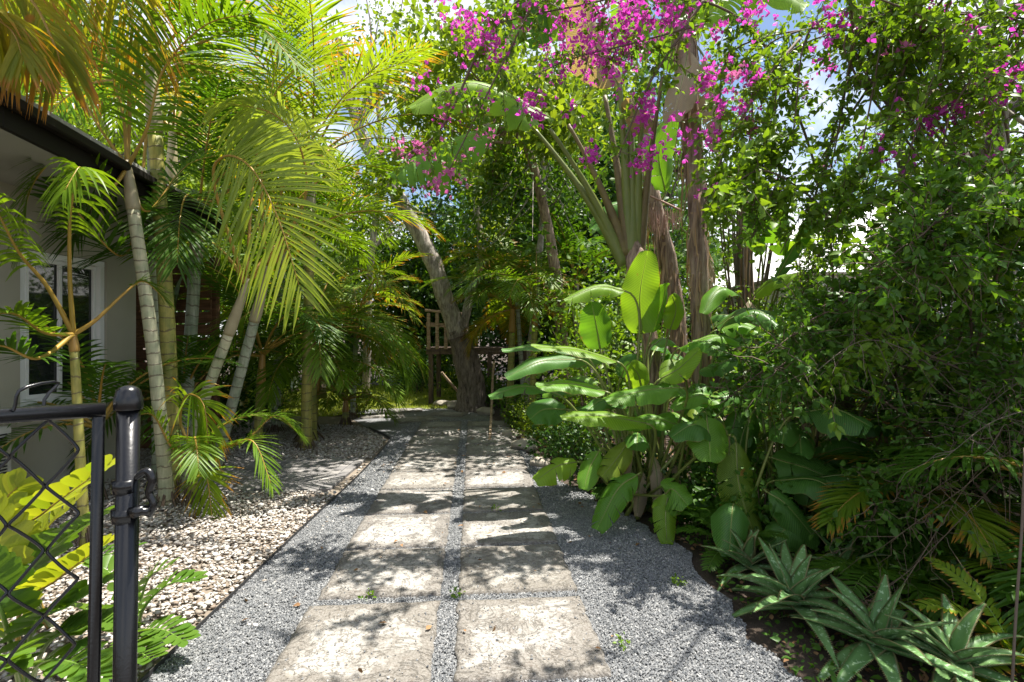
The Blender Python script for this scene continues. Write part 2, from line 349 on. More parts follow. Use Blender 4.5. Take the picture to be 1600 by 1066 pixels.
t.links.new(tc.outputs["Object"], va.inputs[0]); cmb = N_(t, "ShaderNodeCombineXYZ"); t.links.new(mth(t, 'MULTIPLY', oi.outputs["Random"], 57.0), cmb.inputs[0]); t.links.new(cmb.outputs[0], va.inputs[1]); vv = va.outputs[0]
n1, n2, n3 = nz(t, 3.0, 7, .68, vv), nz(t, 30, 6, .75, vv), nz(t, 10, 6, .7, vv)
uvs = N_(t, "ShaderNodeSeparateXYZ"); t.links.new(attr(t, "uvp").outputs["Vector"], uvs.inputs[0])
mk = mth(t, 'SUBTRACT', mth(t, 'ADD', n1, mth(t, 'MULTIPLY', n3, .40)), mth(t, 'MULTIPLY', uvs.outputs[2], .30))
c = mixc(t, ramp(t, mk, [(.60, 0), (.70, .8), (.85, 1)]), (.135, .122, .108), (.36, .345, .32))
c = mixc(t, ramp(t, n2, [(.52, 0), (.62, .75)]), c, (.10, .08, .065))
c = mixc(t, ramp(t, n3, [(.62, 0), (.74, .8)]), c, (.12, .10, .04))
c = mixc(t, mth(t, 'MULTIPLY', ramp(t, nz(t, 90, 3, .6, vv), [(.40, 0), (.62, 1)]), .30), c, (.46, .44, .42))
wv = N_(t, "ShaderNodeTexNoise", Scale=5.5, Detail=8, Roughness=.62, Distortion=2.2); t.links.new(vv, wv.inputs["Vector"]); vein = mth(t, 'ABSOLUTE', mth(t, 'SUBTRACT', wv.outputs["Fac"], .5))
vk = ramp(t, vein, [(.0, 1), (.022, 0)]); c = mixc(t, mth(t, 'MULTIPLY', vk, .6), c, (.075, .065, .055))
pt = N_(t, "ShaderNodeTexVoronoi", Scale=38); t.links.new(vv, pt.inputs["Vector"]); pk = mth(t, 'MULTIPLY', ramp(t, pt.outputs["Distance"], [(.16, 1), (.26, 0)]), ramp(t, n3, [(.46, 0), (.56, 1)])); c = mixc(t, mth(t, 'MULTIPLY', pk, .75), c, (.07, .06, .05))
c = mixc(t, mth(t, 'MULTIPLY', oi.outputs["Random"], .25), c, (.20, .18, .14))
t.links.new(c, b.inputs["Base Color"]); b.inputs["Roughness"].default_value = .85
t.links.new(bump(t, mth(t, 'SUBTRACT', n1, mth(t, 'MULTIPLY', mth(t, 'ADD', vk, pk), .25)), .7, .02, bump(t, n2, 1.0, .010)), b.inputs["Normal"]); M['slab'] = m
m, t, b = base_mat("concrete_brick"); a = attr(t, "rnd"); c = ramp(t, a.outputs["Fac"], [(0, (.15, .145, .145)), (.5, (.23, .22, .21)), (1, (.34, .32, .30))])
c = mixc(t, mth(t, 'MULTIPLY', nz(t, 25, 5), .5), c, (.12, .11, .11)); t.links.new(c, b.inputs["Base Color"]); b.inputs["Roughness"].default_value = .9
t.links.new(bump(t, nz(t, 90, 4), .5, .004), b.inputs["Normal"]); M['brick'] = m
m, t, b = base_mat("lawn_soil"); c = mixc(t, nz(t, 4, 5), (.10, .13, .03), (.26, .26, .09)); t.links.new(c, b.inputs["Base Color"]); b.inputs["Roughness"].default_value = .9; M['lawn'] = m

# ------------------------------------------------------------------ plant generators
def frond(mb, P, n=48, L=.5, w=.026, S=None, droop=.24, ang=(68, 28), start=.22, fold=.25, rr=.014, V=.25, mats=(0, 1), seg=4,
          wprof=None, jit=.08, lprof=None, fwd=.0, hang=0.):
    C = poly(P, 64) if len(P) < 12 else np.asarray(P, float); D = np.linspace(0, 1, len(C)); T = nrm(np.gradient(C, axis=0))
    if S is None:
        h = C[-1] - C[0]; h[2] = 0
        if np.linalg.norm(h) < .15: h = A(1, .2, 0)
        S = nrm(np.cross(h, A(0, 0, 1)))
    S = np.asarray(S, float)
    tube(mb, C[::2], [rr * 1.3, rr * .85, rr * .5, rr * .2], 6, mats[1], R.rand())
    for side in (1, -1):
        s = np.linspace(0.0, 1, n) + R.randn(n) * .004; s = np.clip(s, 0, 1); t_ = start + (1 - start) * s
        b = np.stack([np.interp(t_, D, C[:, k]) for k in range(3)], -1); Tt = nrm(np.stack([np.interp(t_, D, T[:, k]) for k in range(3)], -1))
        Sn = nrm(S[None] - Tt * (Tt @ S)[:, None]); Nn = np.cross(Sn, Tt); Nn = np.where((Nn[:, 2:] < -0.2) & (np.abs(S[2]) < .3), -Nn, Nn)
        a = np.radians(ang[0] + (ang[1] - ang[0]) * s ** 1.3 + R.randn(n) * 4)[:, None]
        v = V + R.randn(n)[:, None] * jit
        d = Tt * np.cos(a) + (Sn * side * np.cos(v) + Nn * np.sin(v)) * np.sin(a)
        lp = (np.sin(np.pi * (.16 + .76 * s)) ** .7) if lprof is None else lprof(s)
        l = L * lp * (1 + R.randn(n) * .05)
        u = np.linspace(0, 1, seg + 1); dr = droop * (1 + R.randn(n) * .25); hg = hang
        pts = b[:, None] + l[:, None, None] * (u[None, :, None] * d[:, None] + fwd * (u ** 2)[None, :, None] * Tt[:, None])
        pts[:, :, 2] -= (l * dr)[:, None] * (u ** 2)[None]
        if hg: pts = pts * 1.0; pts[:, :, :2] -= (l[:, None] * hg * (u ** 2)[None])[:, :, None] * d[:, None, :2]
        dd = nrm(np.gradient(pts, axis=1)); W = nrm(np.cross(dd, Nn[:, None] + 1e-3)); Nl = np.cross(W, dd)
        wp = np.interp(u, [0, .15, .45, .8, 1], [.45, .85, 1, .6, .04]) if wprof is None else wprof(u)
        ww = w * wp[None, :, None] * (.6 + .4 * lp)[:, None, None] * .5
        Q = np.stack([pts - W * ww + Nl * ww * fold, pts, pts + W * ww + Nl * ww * fold], 2)
        M_ = n; K = seg + 1
        f = grid_faces(K, 3)[None] + (np.arange(M_) * K * 3)[:, None, None]
        rn = np.clip(.5 + R.randn(n) * .22, 0, 1)
        uv = np.zeros((M_, K, 3, 3)); uv[..., 1] = u[None, :, None]; uv[..., 0] = A(-1, 0, 1)[None, None]
        mb.add(Q, f.reshape(-1, 4), mats[0], np.repeat(rn, K * 3), uv)

def bigleaf(mb, P, width, N, mat=0, rib=1, fold=.35, curl=.55, tears=0, nv=22, wave=.045, prof=None, gap=.0, rr=.007, tilt=0.0):
    C = poly(P, 60); D = np.linspace(0, 1, 60); T = nrm(np.gradient(C, axis=0)); N = nrm(A(*N)); S0 = nrm(np.cross(T, N)); ln = np.linalg.norm(np.diff(C, axis=0), axis=1).sum()
    tube(mb, C[::4] , [rr, rr * .7, rr * .25], 5, rib, .4)
    ph = R.rand() * 9; rnd = np.clip(.5 + R.randn() * .25, 0, 1)
    for side in (1, -1):
        cuts = np.sort(R.rand(tears)) * .86 + .09 if tears else np.array([]); e = np.concatenate([[0], cuts, [1]])
        for k in range(len(e) - 1):
            v0, v1 = e[k], e[k + 1]; m_ = max(3, int(nv * (v1 - v0)) + 2); v = np.linspace(v0, v1, m_)
            xs = np.linspace(0, 1, 6); Vv, X = np.meshgrid(v, xs, indexing='ij')
            sl = .07 * X * (1 if tears else .4)                   # outer edge slants to the tip
            hw = (np.clip(np.sin(np.pi * np.clip(Vv * .93 + .045, 0, 1) ** .82), 0, 1) ** .52) * width / 2
            if tears: vm = (v0 + v1) / 2; Vs = vm + (Vv - vm) * (1 - (.10 + gap) * X ** 2)
            else: Vs = Vv
            Vc = np.clip(Vs + sl, 0, 1)
            c = np.stack([np.interp(Vc, D, C[:, i]) for i in range(3)], -1); Tt = np.stack([np.interp(Vc, D, T[:, i]) for i in range(3)], -1)
            S = nrm(np.stack([np.interp(Vc, D, S0[:, i]) for i in range(3)], -1)); Nn = np.cross(S, Tt)
            x = X * hw; ex = R.randn() * .22 if tears else 0; fo = fold + ex * .5; cu = curl + (abs(ex) * 1.2 if tears else 0)
            z = fo * x - cu * x * x / max(width / 2, .01) + wave * width * X ** 2 * np.sin(Vv * 17 + ph + side)
            z += tilt * side * x
            q = c + S * (side * x * (1 - .25 * abs(fo)))[..., None] + Nn * z[..., None]; q[..., 2] -= (cu * .25 * x * X)
            uv = np.stack([side * X, Vv * ln / .6, Vv * 0], -1)
            mb.add(q, grid_faces(m_, 6), mat, rnd, uv)

def strel_leaf(parent, root, base, mid, tip, w, N, mat='strel', tears=0, fold=.3, curl=.6, pet=True, r=.011, name='leaf', tilt=0.):
    mb = MB(); base, mid, tip, root = [np.asarray(x, float) for x in (base, mid, tip, root)]
    bigleaf(mb, [base, mid, tip], w, N, 0, 1, fold, curl, tears, tilt=tilt)
    if pet:
        d = nrm(mid - base); c1 = root + (base - root) * .45 + A(0, 0, .12 * np.linalg.norm(base - root)); c2 = base - d * .16 * np.linalg.norm(base - root)
        Q = bez([root, c1, c2, base], 16); tube(mb, Q, [r * 1.6, r, r * .7], 7, 1, .4)
    return mb.build(name, [M[mat], M['petiole']], parent)

def stem_pts(base, top, lean=0., n=14, dx=(0, 0)):
    base, top = A(*base), A(*top); m = (base + top) / 2 + A(dx[0], dx[1], 0); return poly([base, m, top], n)

def palm(label, base, top, r=(.065, .05), shaft=.5, stem='stem_pale', shaftm='shaft', fronds=(), bend=(0, 0), leaf='areca', stalk='stalk', group='areca palms beside the house',
         name='areca_palm', n=46, cat='palm', sheath_r=None):
    base = A(*base); top = A(*top); root = thing(name, label, cat, base, group)
    P = stem_pts(base, top, n=22, dx=bend); mb = MB(); rr = np.linspace(r[0], r[1], 22); rr[0] *= 1.35; rr[1] *= 1.12
    tube(mb, P, rr, 14, 0, R.rand()); 
    k = 26; a = R.rand(k) * 6.28; q = np.stack([np.stack([base[0] + np.cos(a) * r[0] * 1.0, base[1] + np.sin(a) * r[0] * 1.0, base[2] + .10 + R.rand(k) * .05], -1),
                 np.stack([base[0] + np.cos(a) * r[0] * 2.1, base[1] + np.sin(a) * r[0] * 2.1, base[2] + R.rand(k) * 0 - .01], -1)], 1)
    mb.build('stem', M[stem], root)
    m2 = MB(); tubes(m2, q, .008, .006, 4, 0, R.rand(k)); m2.build('root', M['twig'], root)
    d = nrm(P[-1] - P[-2]); tip = top + d * shaft
    if shaft > 0:
        mb = MB(); sr = sheath_r or r[1]
        tube(mb, poly([top - d * .02, top + d * shaft * .35, tip], 12), [sr * 1.1, sr * 1.16, sr * 1.02, sr * .8, sr * .6], 12, 0, R.rand()); mb.build('crownshaft', M[shaftm], root)
    for f in fronds:
        f = dict(f); mb = MB(); mm = f.pop('leaf', leaf); sm = f.pop('stalk', stalk); st = top + d * shaft * f.pop('h', .85)
        if 'P' in f: P_ = f.pop('P'); P_ = [st] + [at(*p) for p in P_]; f.setdefault('S', None)
        else: P_ = arc(st, f.pop('az'), f.pop('el'), f.pop('len', 2.0), f.pop('bend', 80), twist=f.pop('tw', R.randn() * 10))
        f.setdefault('n', n); frond(mb, P_, **f); mb.build('frond', [M[mm], M[sm]], root)
    return root
def crown(k, el=(35, 75), ln=(1.6, 2.1), bend=(70, 110), az0=None, rng=(0, 360), **kw):
    out = []; az0 = R.rand() * 360 if az0 is None else az0
    for i in range(k):
        out.append(dict(az=rng[0] + (az0 + i * 137.5) % (rng[1] - rng[0]), el=el[0] + (el[1] - el[0]) * ((i * .618) % 1), len=R.uniform(*ln), bend=R.uniform(*bend), **kw))
    return out

def leafy(parent, name, centers, rad, count, size, mat, tmpl=LEAF, up=.6, droop=0., flat=.8):
    mb = MB(); C = np.asarray(centers, float); i = R.randint(0, len(C), count); rad = np.broadcast_to(rad, (len(C),))
    d = rdir(count); d[:, 2] *= flat; rr = R.rand(count) ** .45
    pos = C[i] + d * (rr * rad[i])[:, None]; D = nrm(d + R.randn(count, 3) * .7 + A(0, 0, -droop)); Nn = rdir(count, up)
    X, Y, Z = axes(D, Nn); inst(mb, tmpl[0], tmpl[1], pos, X, Y, Z, size * R.uniform(.6, 1.25, count))
    return mb.build(name, M[mat], parent)

def tree(label, base, h, spread, nl, size, mat, bark='bark_dark', r=.14, name='tree', group=None, clumps=26, trunk=None, low=.35, tmpl=LEAF, cat='tree', crad=.5, flat=.8):
    base = A(*base); root = thing(name, label, cat, base, group); mb = MB()
    P = poly(trunk if trunk is not None else [base, base + A(R.randn() * .15, 0, h * .35), base + A(R.randn() * .3, R.randn() * .2, h * .7)], 18)
    tube(mb, P, [r * 1.35, r, r * .75, r * .45], 12, 0, .5, wob=.25); ends = []
    top = P[-1]
    for k in range(clumps):
        s = R.uniform(low, 1); p0 = P[int(s * 17)]; a = R.rand() * 6.28; q = R.uniform(.25, 1) ** .6 * spread
        e = np.array([base[0] + (top[0] - base[0]) * s + math.cos(a) * q, base[1] + (top[1] - base[1]) * s + math.sin(a) * q, base[2] + h * R.uniform(low, 1.0) * (1.12 - .35 * q / spread)])
        tube(mb, bez([p0, (p0 + e) / 2 + A(0, 0, -.1 * h * R.rand()), e], 8), [r * .33, r * .16, r * .06], 5, 0, .4, caps=False); ends += [e, (p0 * .35 + e * .65) + R.randn(3) * .2 * crad]
    mb.build('trunk', M[bark], root)
    leafy(root, 'crown', ends, crad * R.uniform(.6, 1.3, len(ends)), nl, size, mat, tmpl, flat=flat)
    return root

def shrub(label, base, w, h, nl, size, mat, name='shrub', cat='shrub', group=None, tmpl=LEAF, stems=9, up=.8):
    base = A(*base); root = thing(name, label, cat, base, group); mb = MB(); E = []
    for k in range(stems):
        a = R.rand() * 6.28; q = R.rand() ** .6 * w; e = base + A(math.cos(a) * q, math.sin(a) * q, h * R.uniform(.55, 1)); s0 = base + A(math.cos(a) * q * .2, math.sin(a) * q * .2, -.02)
        tube(mb, bez([s0, (s0 + e) / 2 + A(0, 0, h * .2), e], 7), [.010, .006, .003], 5, 0, .5, caps=False); E += [e, s0 * .35 + e * .65, s0 * .6 + e * .4]
    mb.build('stem', M['twig'], root); leafy(root, 'foliage', E, (w + h) * .24, nl, size, mat, tmpl, up=up); return root

def vine_branch(parent, pts, r=.012, twigs=24, tl=(.25, .6), lpt=16, ls=.05, leafm='bougl', twigm='twig', blooms=(), bm='bloom', down=.35, s0=.15, name='branch', tr=.0035, extra=None, bprob=0., spread=1.):
    C = poly([np.asarray(p, float) for p in pts], 40); mb = MB(); tube(mb, C, [r, r * .75, r * .35], 6, 0, .4, wob=.1)
    s = R.uniform(s0, 1, twigs); b = np.stack([np.interp(s, np.linspace(0, 1, 40), C[:, k]) for k in range(3)], -1)
    d = R.randn(twigs, 3) * spread; d[:, 2] -= down * .6; d = nrm(d); L = R.uniform(*tl, twigs); K = 6; u = np.linspace(0, 1, K)
    P = b[:, None] + L[:, None, None] * (u[None, :, None] * d[:, None]); P[:, :, 2] += (L[:, None] * (.18 * u - down * u ** 2)[None]); P += R.randn(twigs, K, 3) * .012 * (u > 0)[None, :, None]
    tubes(mb, P, tr, tr * .45, 3, 0, R.rand(twigs)); br = mb.build(name, M[twigm], parent)
    M_ = twigs * lpt; ti = np.repeat(np.arange(twigs), lpt); uu = R.uniform(.1, 1, M_) * (K - 1); i0 = np.minimum(uu.astype(int), K - 2); fr = (uu - i0)[:, None]
    pos = P[ti, i0] * (1 - fr) + P[ti, i0 + 1] * fr; D = nrm(R.randn(M_, 3) * .8 + d[ti] * .5 + A(0, 0, -.25)); Nn = rdir(M_, .9)
    X, Y, Z = axes(D, Nn); lm = MB(); inst(lm, LEAF[0], LEAF[1], pos + D * .008, X, Y, Z, ls * R.uniform(.5, 1.25, M_)); lm.build('leaves', M[leafm], br)
    bp = []
    if bprob > 0:
        for k in range(twigs):
            if R.rand() < bprob: bp.append((P[k, -1], R.randint(3, 9), .05))
    for c_ in blooms: bp.append(c_)
    if bp:
        q = np.vstack([np.asarray(c)[None] + R.randn(int(n_ * 2.0), 3) * sp * .8 for c, n_, sp in bp]); k = len(q); Dn = rdir(k, -.1); X, Y, Z = axes(rdir(k), Dn)
        bmh = MB(); inst(bmh, BLOOM[0], BLOOM[1], q, X, Y, Z, .036 * R.uniform(.6, 1.25, k)); bmh.build('blossoms', M[bm], br)
    return br

def aloe(label, base, n, L, seed, tilt=(0, 0), up=(15, 80)):
    base = A(*base); root = thing('aloe', label, 'aloe', base, 'spotted aloes along the gravel edge'); rs = np.random.RandomState(seed)
    for k in range(n):
        az = k * 137.5 + rs.randn() * 12; q = k / n; el = up[1] + (up[0] - up[1]) * q ** .8 + rs.randn() * 6; l = L * (.55 + .45 * q) * rs.uniform(.85, 1.15)
        C = arc(base + A(0, 0, .05 + .05 * (1 - q)), az, el, l, 35 + rs.randn() * 14 + (15 * q), 22, twist=rs.randn() * 14); T = nrm(np.gradient(C, axis=0))
        S = nrm(np.cross(T, A(0, 0, 1.0) + A(.01, 0, 0))); Nn = np.cross(S, T); u = np.linspace(0, 1, 23); w = .033 * (L / .42) * np.interp(u, [0, .1, .3, .7, 1], [.9, 1.05, 1, .55, .03])
        rows = []
        for x, z in ((-1, .25), (-.55, -.02), (0, -.10), (.55, -.02), (1, .25), (.5, -.38), (0, -.50), (-.5, -.38)):
            rows.append(C + S * (w * x)[:, None] + Nn * (w * z)[:, None])
        V = np.stack(rows, 1); mb = MB(); uv = np.zeros((23, 8, 3)); uv[..., 1] = u[:, None]
        mb.add(V, grid_faces(23, 8, True), 0, rs.rand(), uv)
        j = np.repeat(np.arange(1, 22), 2); fr = np.tile([0, .5], 21); W_ = np.interp(j + fr, np.arange(23), w); c_ = np.stack([np.interp(j + fr, np.arange(23), C[:, i]) for i in range(3)], -1)
        for sd in (-1, 1):
            e = c_ + S[j] * (sd * W_)[:, None] + Nn[j] * (W_ * .25)[:, None]; tp = e + S[j] * sd * .0085 + T[j] * .004; a_ = e - T[j] * .0045; b_ = e + T[j] * .0045; c2 = e - Nn[j] * .004
            VV = np.stack([a_, b_, tp, c2], 1); f = (np.array([[0, 1, 2], [0, 2, 3], [1, 3, 2]])[None] + (np.arange(len(j)) * 4)[:, None, None]).reshape(-1, 3)
            mb.add(VV, f, 1, .5)
        mb.build('leaf', [M['aloe'], M['aloe_spine']], root)
    return root

def zamia(label, base, specs, ymat='zamia_y'):
    root = thing('cardboard_palm', label, 'cycad', base, 'cardboard palms behind the gate')
    for (pts, L, yel) in specs:
        mb = MB(); P = [A(*base)] + [at(*p) for p in pts]
        C = poly(P, 50); h = C[-1] - C[10]; h[2] = 0; S = nrm(np.cross(h, A(0, 0, 1)))
        frond(mb, C, n=int(max(8, min(15, np.linalg.norm(np.diff(C, axis=0), axis=1).sum() * .72 / .036))), L=L * .95, w=L * .44, S=S, droop=.08, ang=(78, 40), start=.28, fold=.18, rr=.009, V=.35, seg=6, jit=.05,
              wprof=lambda u: np.interp(u, [0, .12, .45, .75, .92, 1], [.25, .55, .95, 1.0, .62, .1]), lprof=lambda s: .55 + .45 * np.sin(np.pi * (.15 + .75 * s)))
        mb.build('frond', [M[ymat if yel else 'zamia'], M['stalk_g' if not yel else 'stalk']], root)
    return root

# ------------------------------------------------------------------ the setting: ground, path, beds, lawn
def sheet(name, pts, z, mat, sub=1, kind='structure'):
    mb = MB(); p = np.array([(x, y, z) for x, y in pts]); mb.add(p, [np.arange(len(p))[None]], 0); o = mb.build(name, M[mat], smooth=False); return tag(o, kind=kind)
sheet('ground', [(-300, -100), (300, -100), (300, 500), (-300, 500)], -.016, 'bedsoil')
LE = [(-1.50, -1.5), (-1.58, 1.2), (-1.60, 2.39), (-1.63, 4.0), (-1.645, 5.62), (-1.72, 7.1), (-1.80, 7.7), (-2.35, 8.6)]
RE = [(1.45, -1.5), (1.35, 1.2), (1.23, 2.35), (1.20, 2.97), (1.20, 3.8), (.85, 4.66), (.40, 5.75), (.12, 7.2), (-.05, 8.4), (-.45, 9.9)]
RE = [(x + (.035 * math.sin(y * 9) + .03 * math.sin(y * 23 + 1)), y) for x, y in [(np.interp(y, [q[1] for q in RE], [q[0] for q in RE]), y) for y in np.linspace(-1.5, 9.9, 90)]]
gp = LE + [(-3.1, 9.9), (-3.0, 10.8), (-1.2, 11.0)] + RE[::-1]
sheet('gravel_path', gp, -.004, 'gravel')
sheet('pebble_bed', [(-1.60, -1.0)] + [(x - .004, y) for x, y in LE[1:]] + [(-3.1, 9.9), (-6, 9.9), (-6, 2.0), (-4.2, -1.0)], -.010, 'pebbed')
lawn_poly = [(-14, 9.6), (-3.4, 9.9), (-3.0, 10.8), (-1.2, 11.0), (-.9, 12.5), (-1.2, 15.8), (-14, 16.5)]
sheet('lawn', lawn_poly, -.008, 'lawn')

def inpoly(pts, poly_):
    x, y = pts[:, 0], pts[:, 1]; ins = np.zeros(len(pts), bool); P = np.array(poly_); j = len(P) - 1
    for i in range(len(P)):
        c = ((P[i, 1] > y) != (P[j, 1] > y)) & (x < (P[j, 0] - P[i, 0]) * (y - P[i, 1]) / (P[j, 1] - P[i, 1] + 1e-12) + P[i, 0]); ins ^= c; j = i
    return ins

# stone slabs, each one its own
def cline(Y): return -.312 - .0756 * (Y - 2.37)
th = math.atan(.0756); slabs = []
ordn = ['first', 'second', 'third', 'fourth', 'fifth', 'sixth', 'seventh', 'eighth', 'ninth', 'tenth', 'eleventh']
def slab(label, cx, cy, w, l, ang, grp='stone slabs of the path'):
    n, mrg = 34, .02; u = np.linspace(-1, 1, n); X, Y = np.meshgrid(u * w / 2, u * l / 2, indexing='ij'); sd = R.rand() * 50
    z = np.zeros_like(X); ed = np.zeros_like(X)
    for i in range(n):
        for j in range(n):
            q = Vector((X[i, j] * 5 + sd, Y[i, j] * 5, sd)); dE = min(w / 2 - abs(X[i, j]), l / 2 - abs(Y[i, j])); k = noise.noise(q * 2.3)
            z[i, j] = .022 + .004 * noise.noise(q) + .003 * noise.noise(q * 4); ed[i, j] = max(0, 1 - dE / (.11 + .10 * k))
            if dE < .012: z[i, j] -= .008
            if dE < .1:
                X[i, j] += .016 * noise.noise(q * 3 + Vector((9, 0, 0))); Y[i, j] += .016 * noise.noise(q * 3 + Vector((0, 9, 0)))
    V = np.stack([X, Y, z], -1).reshape(-1, 3); idx = np.arange(n * n).reshape(n, n)
    ring = np.concatenate([idx[0, :], idx[1:, -1], idx[-1, -2::-1], idx[-2:0:-1, 0]]); Vb = V[ring].copy(); Vb[:, 2] = -.03; k = len(ring)
    c_, s_ = math.cos(ang), math.sin(ang)
    VV = np.vstack([V, Vb]); VV = np.stack([VV[:, 0] * c_ - VV[:, 1] * s_ + cx, VV[:, 0] * s_ + VV[:, 1] * c_ + cy, VV[:, 2]], -1)
    a = np.arange(k); side = np.stack([ring[a], n * n + a, n * n + (a + 1) % k, ring[(a + 1) % k]], -1)[:, ::-1]
    uv = np.zeros((len(VV), 3)); uv[:n * n, 2] = np.clip(ed, 0, 1).ravel(); uv[n * n:, 2] = 1
    mb = MB(); mb.add(VV, [grid_faces(n, n)[:, ::-1], side], 0, .5, uv); o = mb.build('paving_slab', M['slab'], None, (cx, cy, 0)); tag(o, label, 'paving slab', grp); slabs.append((cx, cy, w, l, ang)); return o
look = [('pale sunlit', 'speckled'), ('broad pale', 'leaf-shaded'), ('worn cream', 'pitted')]
rows_ = [None, (2.25, 2.95), (3.03, 3.70), (3.735, 4.41), (4.45, 5.12), (5.17, 5.80), (5.84, 6.50), (6.55, 7.2), (7.25, 7.9), (7.95, 8.55), (8.62, 9.2)]
for r_ in range(-1, 10):
    for sd in (-1, 1):
        if r_ < 0: continue
        l = rows_[r_ + 1][1] - rows_[r_ + 1][0]; Yc = sum(rows_[r_ + 1]) / 2; w = .695 + R.randn() * .006; off = sd * (.054 + w / 2)
        cx = cline(Yc) + off * math.cos(th); cy = Yc + off * math.sin(th)
        i = r_ + 1
        if r_ == -1: lb = 'stone slab under the camera, before the %s row that shows whole' % ('left' if sd < 0 else 'right')
        else: lb = 'square stone slab, %s from the near edge in the %s row of the path' % (ordn[r_], 'left' if sd < 0 else 'right')
        if r_ == -1: continue
        slab(lb, cx, cy, w, l, th)
for k, (px, py, w, l, a, lb) in enumerate([(650, 656, .75, .6, .5, 'worn flagstone where the path bends towards the lawn'), (597, 650, .8, .5, .3, 'leftmost flagstone at the lawn edge beyond the pebbles'),
                                       (700, 648, .7, .5, -.2, 'far flagstone just in front of the dark tree base'), (625, 642, .9, .45, .1, 'farthest flagstone, against the grass edge')]):
    g = gnd(px, py); slab(lb, g[0], g[1], w, l, a)

def on_slab(p, grow=.0):
    m_ = np.zeros(len(p), bool)
    for cx, cy, w, l, a in slabs:
        d = p[:, :2] - A(cx, cy); c_, s_ = math.cos(a), math.sin(a); x = d[:, 0] * c_ + d[:, 1] * s_; y = -d[:, 0] * s_ + d[:, 1] * c_
        m_ |= (np.abs(x) < w / 2 + grow) & (np.abs(y) < l / 2 + grow)
    return m_
# loose gravel stones (uncountable)
p = np.vstack([R.uniform((-1.7, 2.0, 0), (1.35, 4.6, 0), (150000, 3)), R.uniform((-1.8, 4.6, 0), (1.2, 9.5, 0), (60000, 3))])
p = p[inpoly(p, gp)]; m_ = on_slab(p, -.006); keep = ~m_ | (R.rand(len(p)) < .012); p = p[keep]; on = m_[keep]; p[:, 2] = np.where(on, .024, .002 + .004 * R.rand(len(p)))
sz = np.clip(.0055 * np.exp(R.randn(len(p)) * .28), .003, .011) * np.where(p[:, 1] > 4.6, 1.5, 1)
mb = MB(); Mn = len(p); OCT = np.array([(1, 0, 0), (0, 1, 0), (-1, 0, 0), (0, -1, 0), (0, 0, 1), (0, 0, -1)], float); OF = np.array([(0, 1, 4), (1, 2, 4), (2, 3, 4), (3, 0, 4), (1, 0, 5), (2, 1, 5), (3, 2, 5), (0, 3, 5)])
for k in range(5):
    sel = np.arange(Mn) % 5 == k; q = sel.sum(); a = R.rand(q) * 6.28; Z = nrm(R.randn(q, 3) * .35 + A(0, 0, 1)); X = nrm(np.cross(np.stack([np.cos(a), np.sin(a), 0 * a], -1), Z)); Y = np.cross(Z, X)
    inst(mb, OCT * (1 + .25 * R.randn(6, 1)) * A(1, .8, .7), [OF], p[sel], X, Y, Z, sz[sel], 0)
tag(mb.build('gravel', M['gstone'], smooth=False), 'loose grey gravel between and beside the slabs', 'gravel', kind='stuff')
# pale pebbles
bedpoly = [(-1.63, 2.0), (-1.66, 4.0), (-1.69, 5.62), (-1.77, 7.1), (-1.87, 7.75), (-2.5, 8.7), (-5.5, 9.4), (-5.8, 7.0), (-4.1, 5.0), (-4.0, 2.0)]
patio = [(-3.45, 5.02), (-1.68, 5.02), (-1.74, 6.45), (-3.45, 6.45)]
p = R.uniform((-5.6, 1.9, 0), (-1.5, 9.2, 0), (60000, 3)); p = p[inpoly(p, bedpoly) & ~inpoly(p, patio)]; p[:, 2] = .004 + .03 * R.rand(len(p)) ** 2
stray = R.uniform((-1.62, 2.3, 0), (-1.3, 7, 0), (60, 3)); stray[:, 2] = .006
mb = MB(); q = np.vstack([p, stray]); stones(mb, q, np.clip(.0138 * np.exp(R.randn(len(q)) * .36), .007, .034), .36)
tag(mb.build('pebbles', M['wstone'], smooth=True), 'pale beige pebbles covering the bed beside the house', 'pebbles', kind='stuff')
# brick patio patch
mb = MB()
for i in range(9):
    for j in range(17):
        x = -3.40 + j * .105 ; y = 5.10 + i * .158 + (.079 if j % 2 else 0)
        if x < -1.72 - .03 * (y - 5) and y < 6.42: box(mb, (x, y, -.004), (.098, .150, .05 + R.rand() * .004), 0, .004, 0, R.rand())
tag(mb.build('brick_path', M['brick'], smooth=False), kind='structure')
# edging strip
mb = MB(); P = poly([(x, y, .010) for x, y in LE[1:]], 60); Tn = nrm(np.gradient(P, axis=0)); S = np.cross(Tn, A(0, 0, 1)) * .0025
mb.add(np.stack([P - S - A(0, 0, .03), P - S + A(0, 0, .016), P + S + A(0, 0, .016), P + S - A(0, 0, .03)], 1), [grid_faces(60, 4, True)], 0)
tag(mb.build('edging_strip', M['edge'], None, tuple(P[0]), smooth=False), 'thin dark metal edging strip between pebbles and grey gravel', 'edging')
# grass
p = R.uniform((-12, 9.6, 0), (-.8, 16.4, 0), (90000, 3)); p = p[inpoly(p, lawn_poly)]; k = len(p); a = R.rand(k) * 6.28
GV = (A(-.5, 0, 0, .5, 0, 0, 0, .3, 1).reshape(-1, 3), [np.array([[0, 1, 2]])]); mb = MB()
X = np.stack([np.cos(a), np.sin(a), 0 * a], -1) * .35; Y = np.stack([-np.sin(a), np.cos(a), 0 * a], -1) * 1.2; Z = np.tile(A(0, 0, 1), (k, 1))
inst(mb, GV[0], GV[1], p - A(0, 0, .008), X, Y, Z, .045 * R.uniform(.5, 1.4, k)); tag(mb.build('grass', M['grass']), 'short sunlit lawn grass beyond the path', 'grass', kind='stuff')
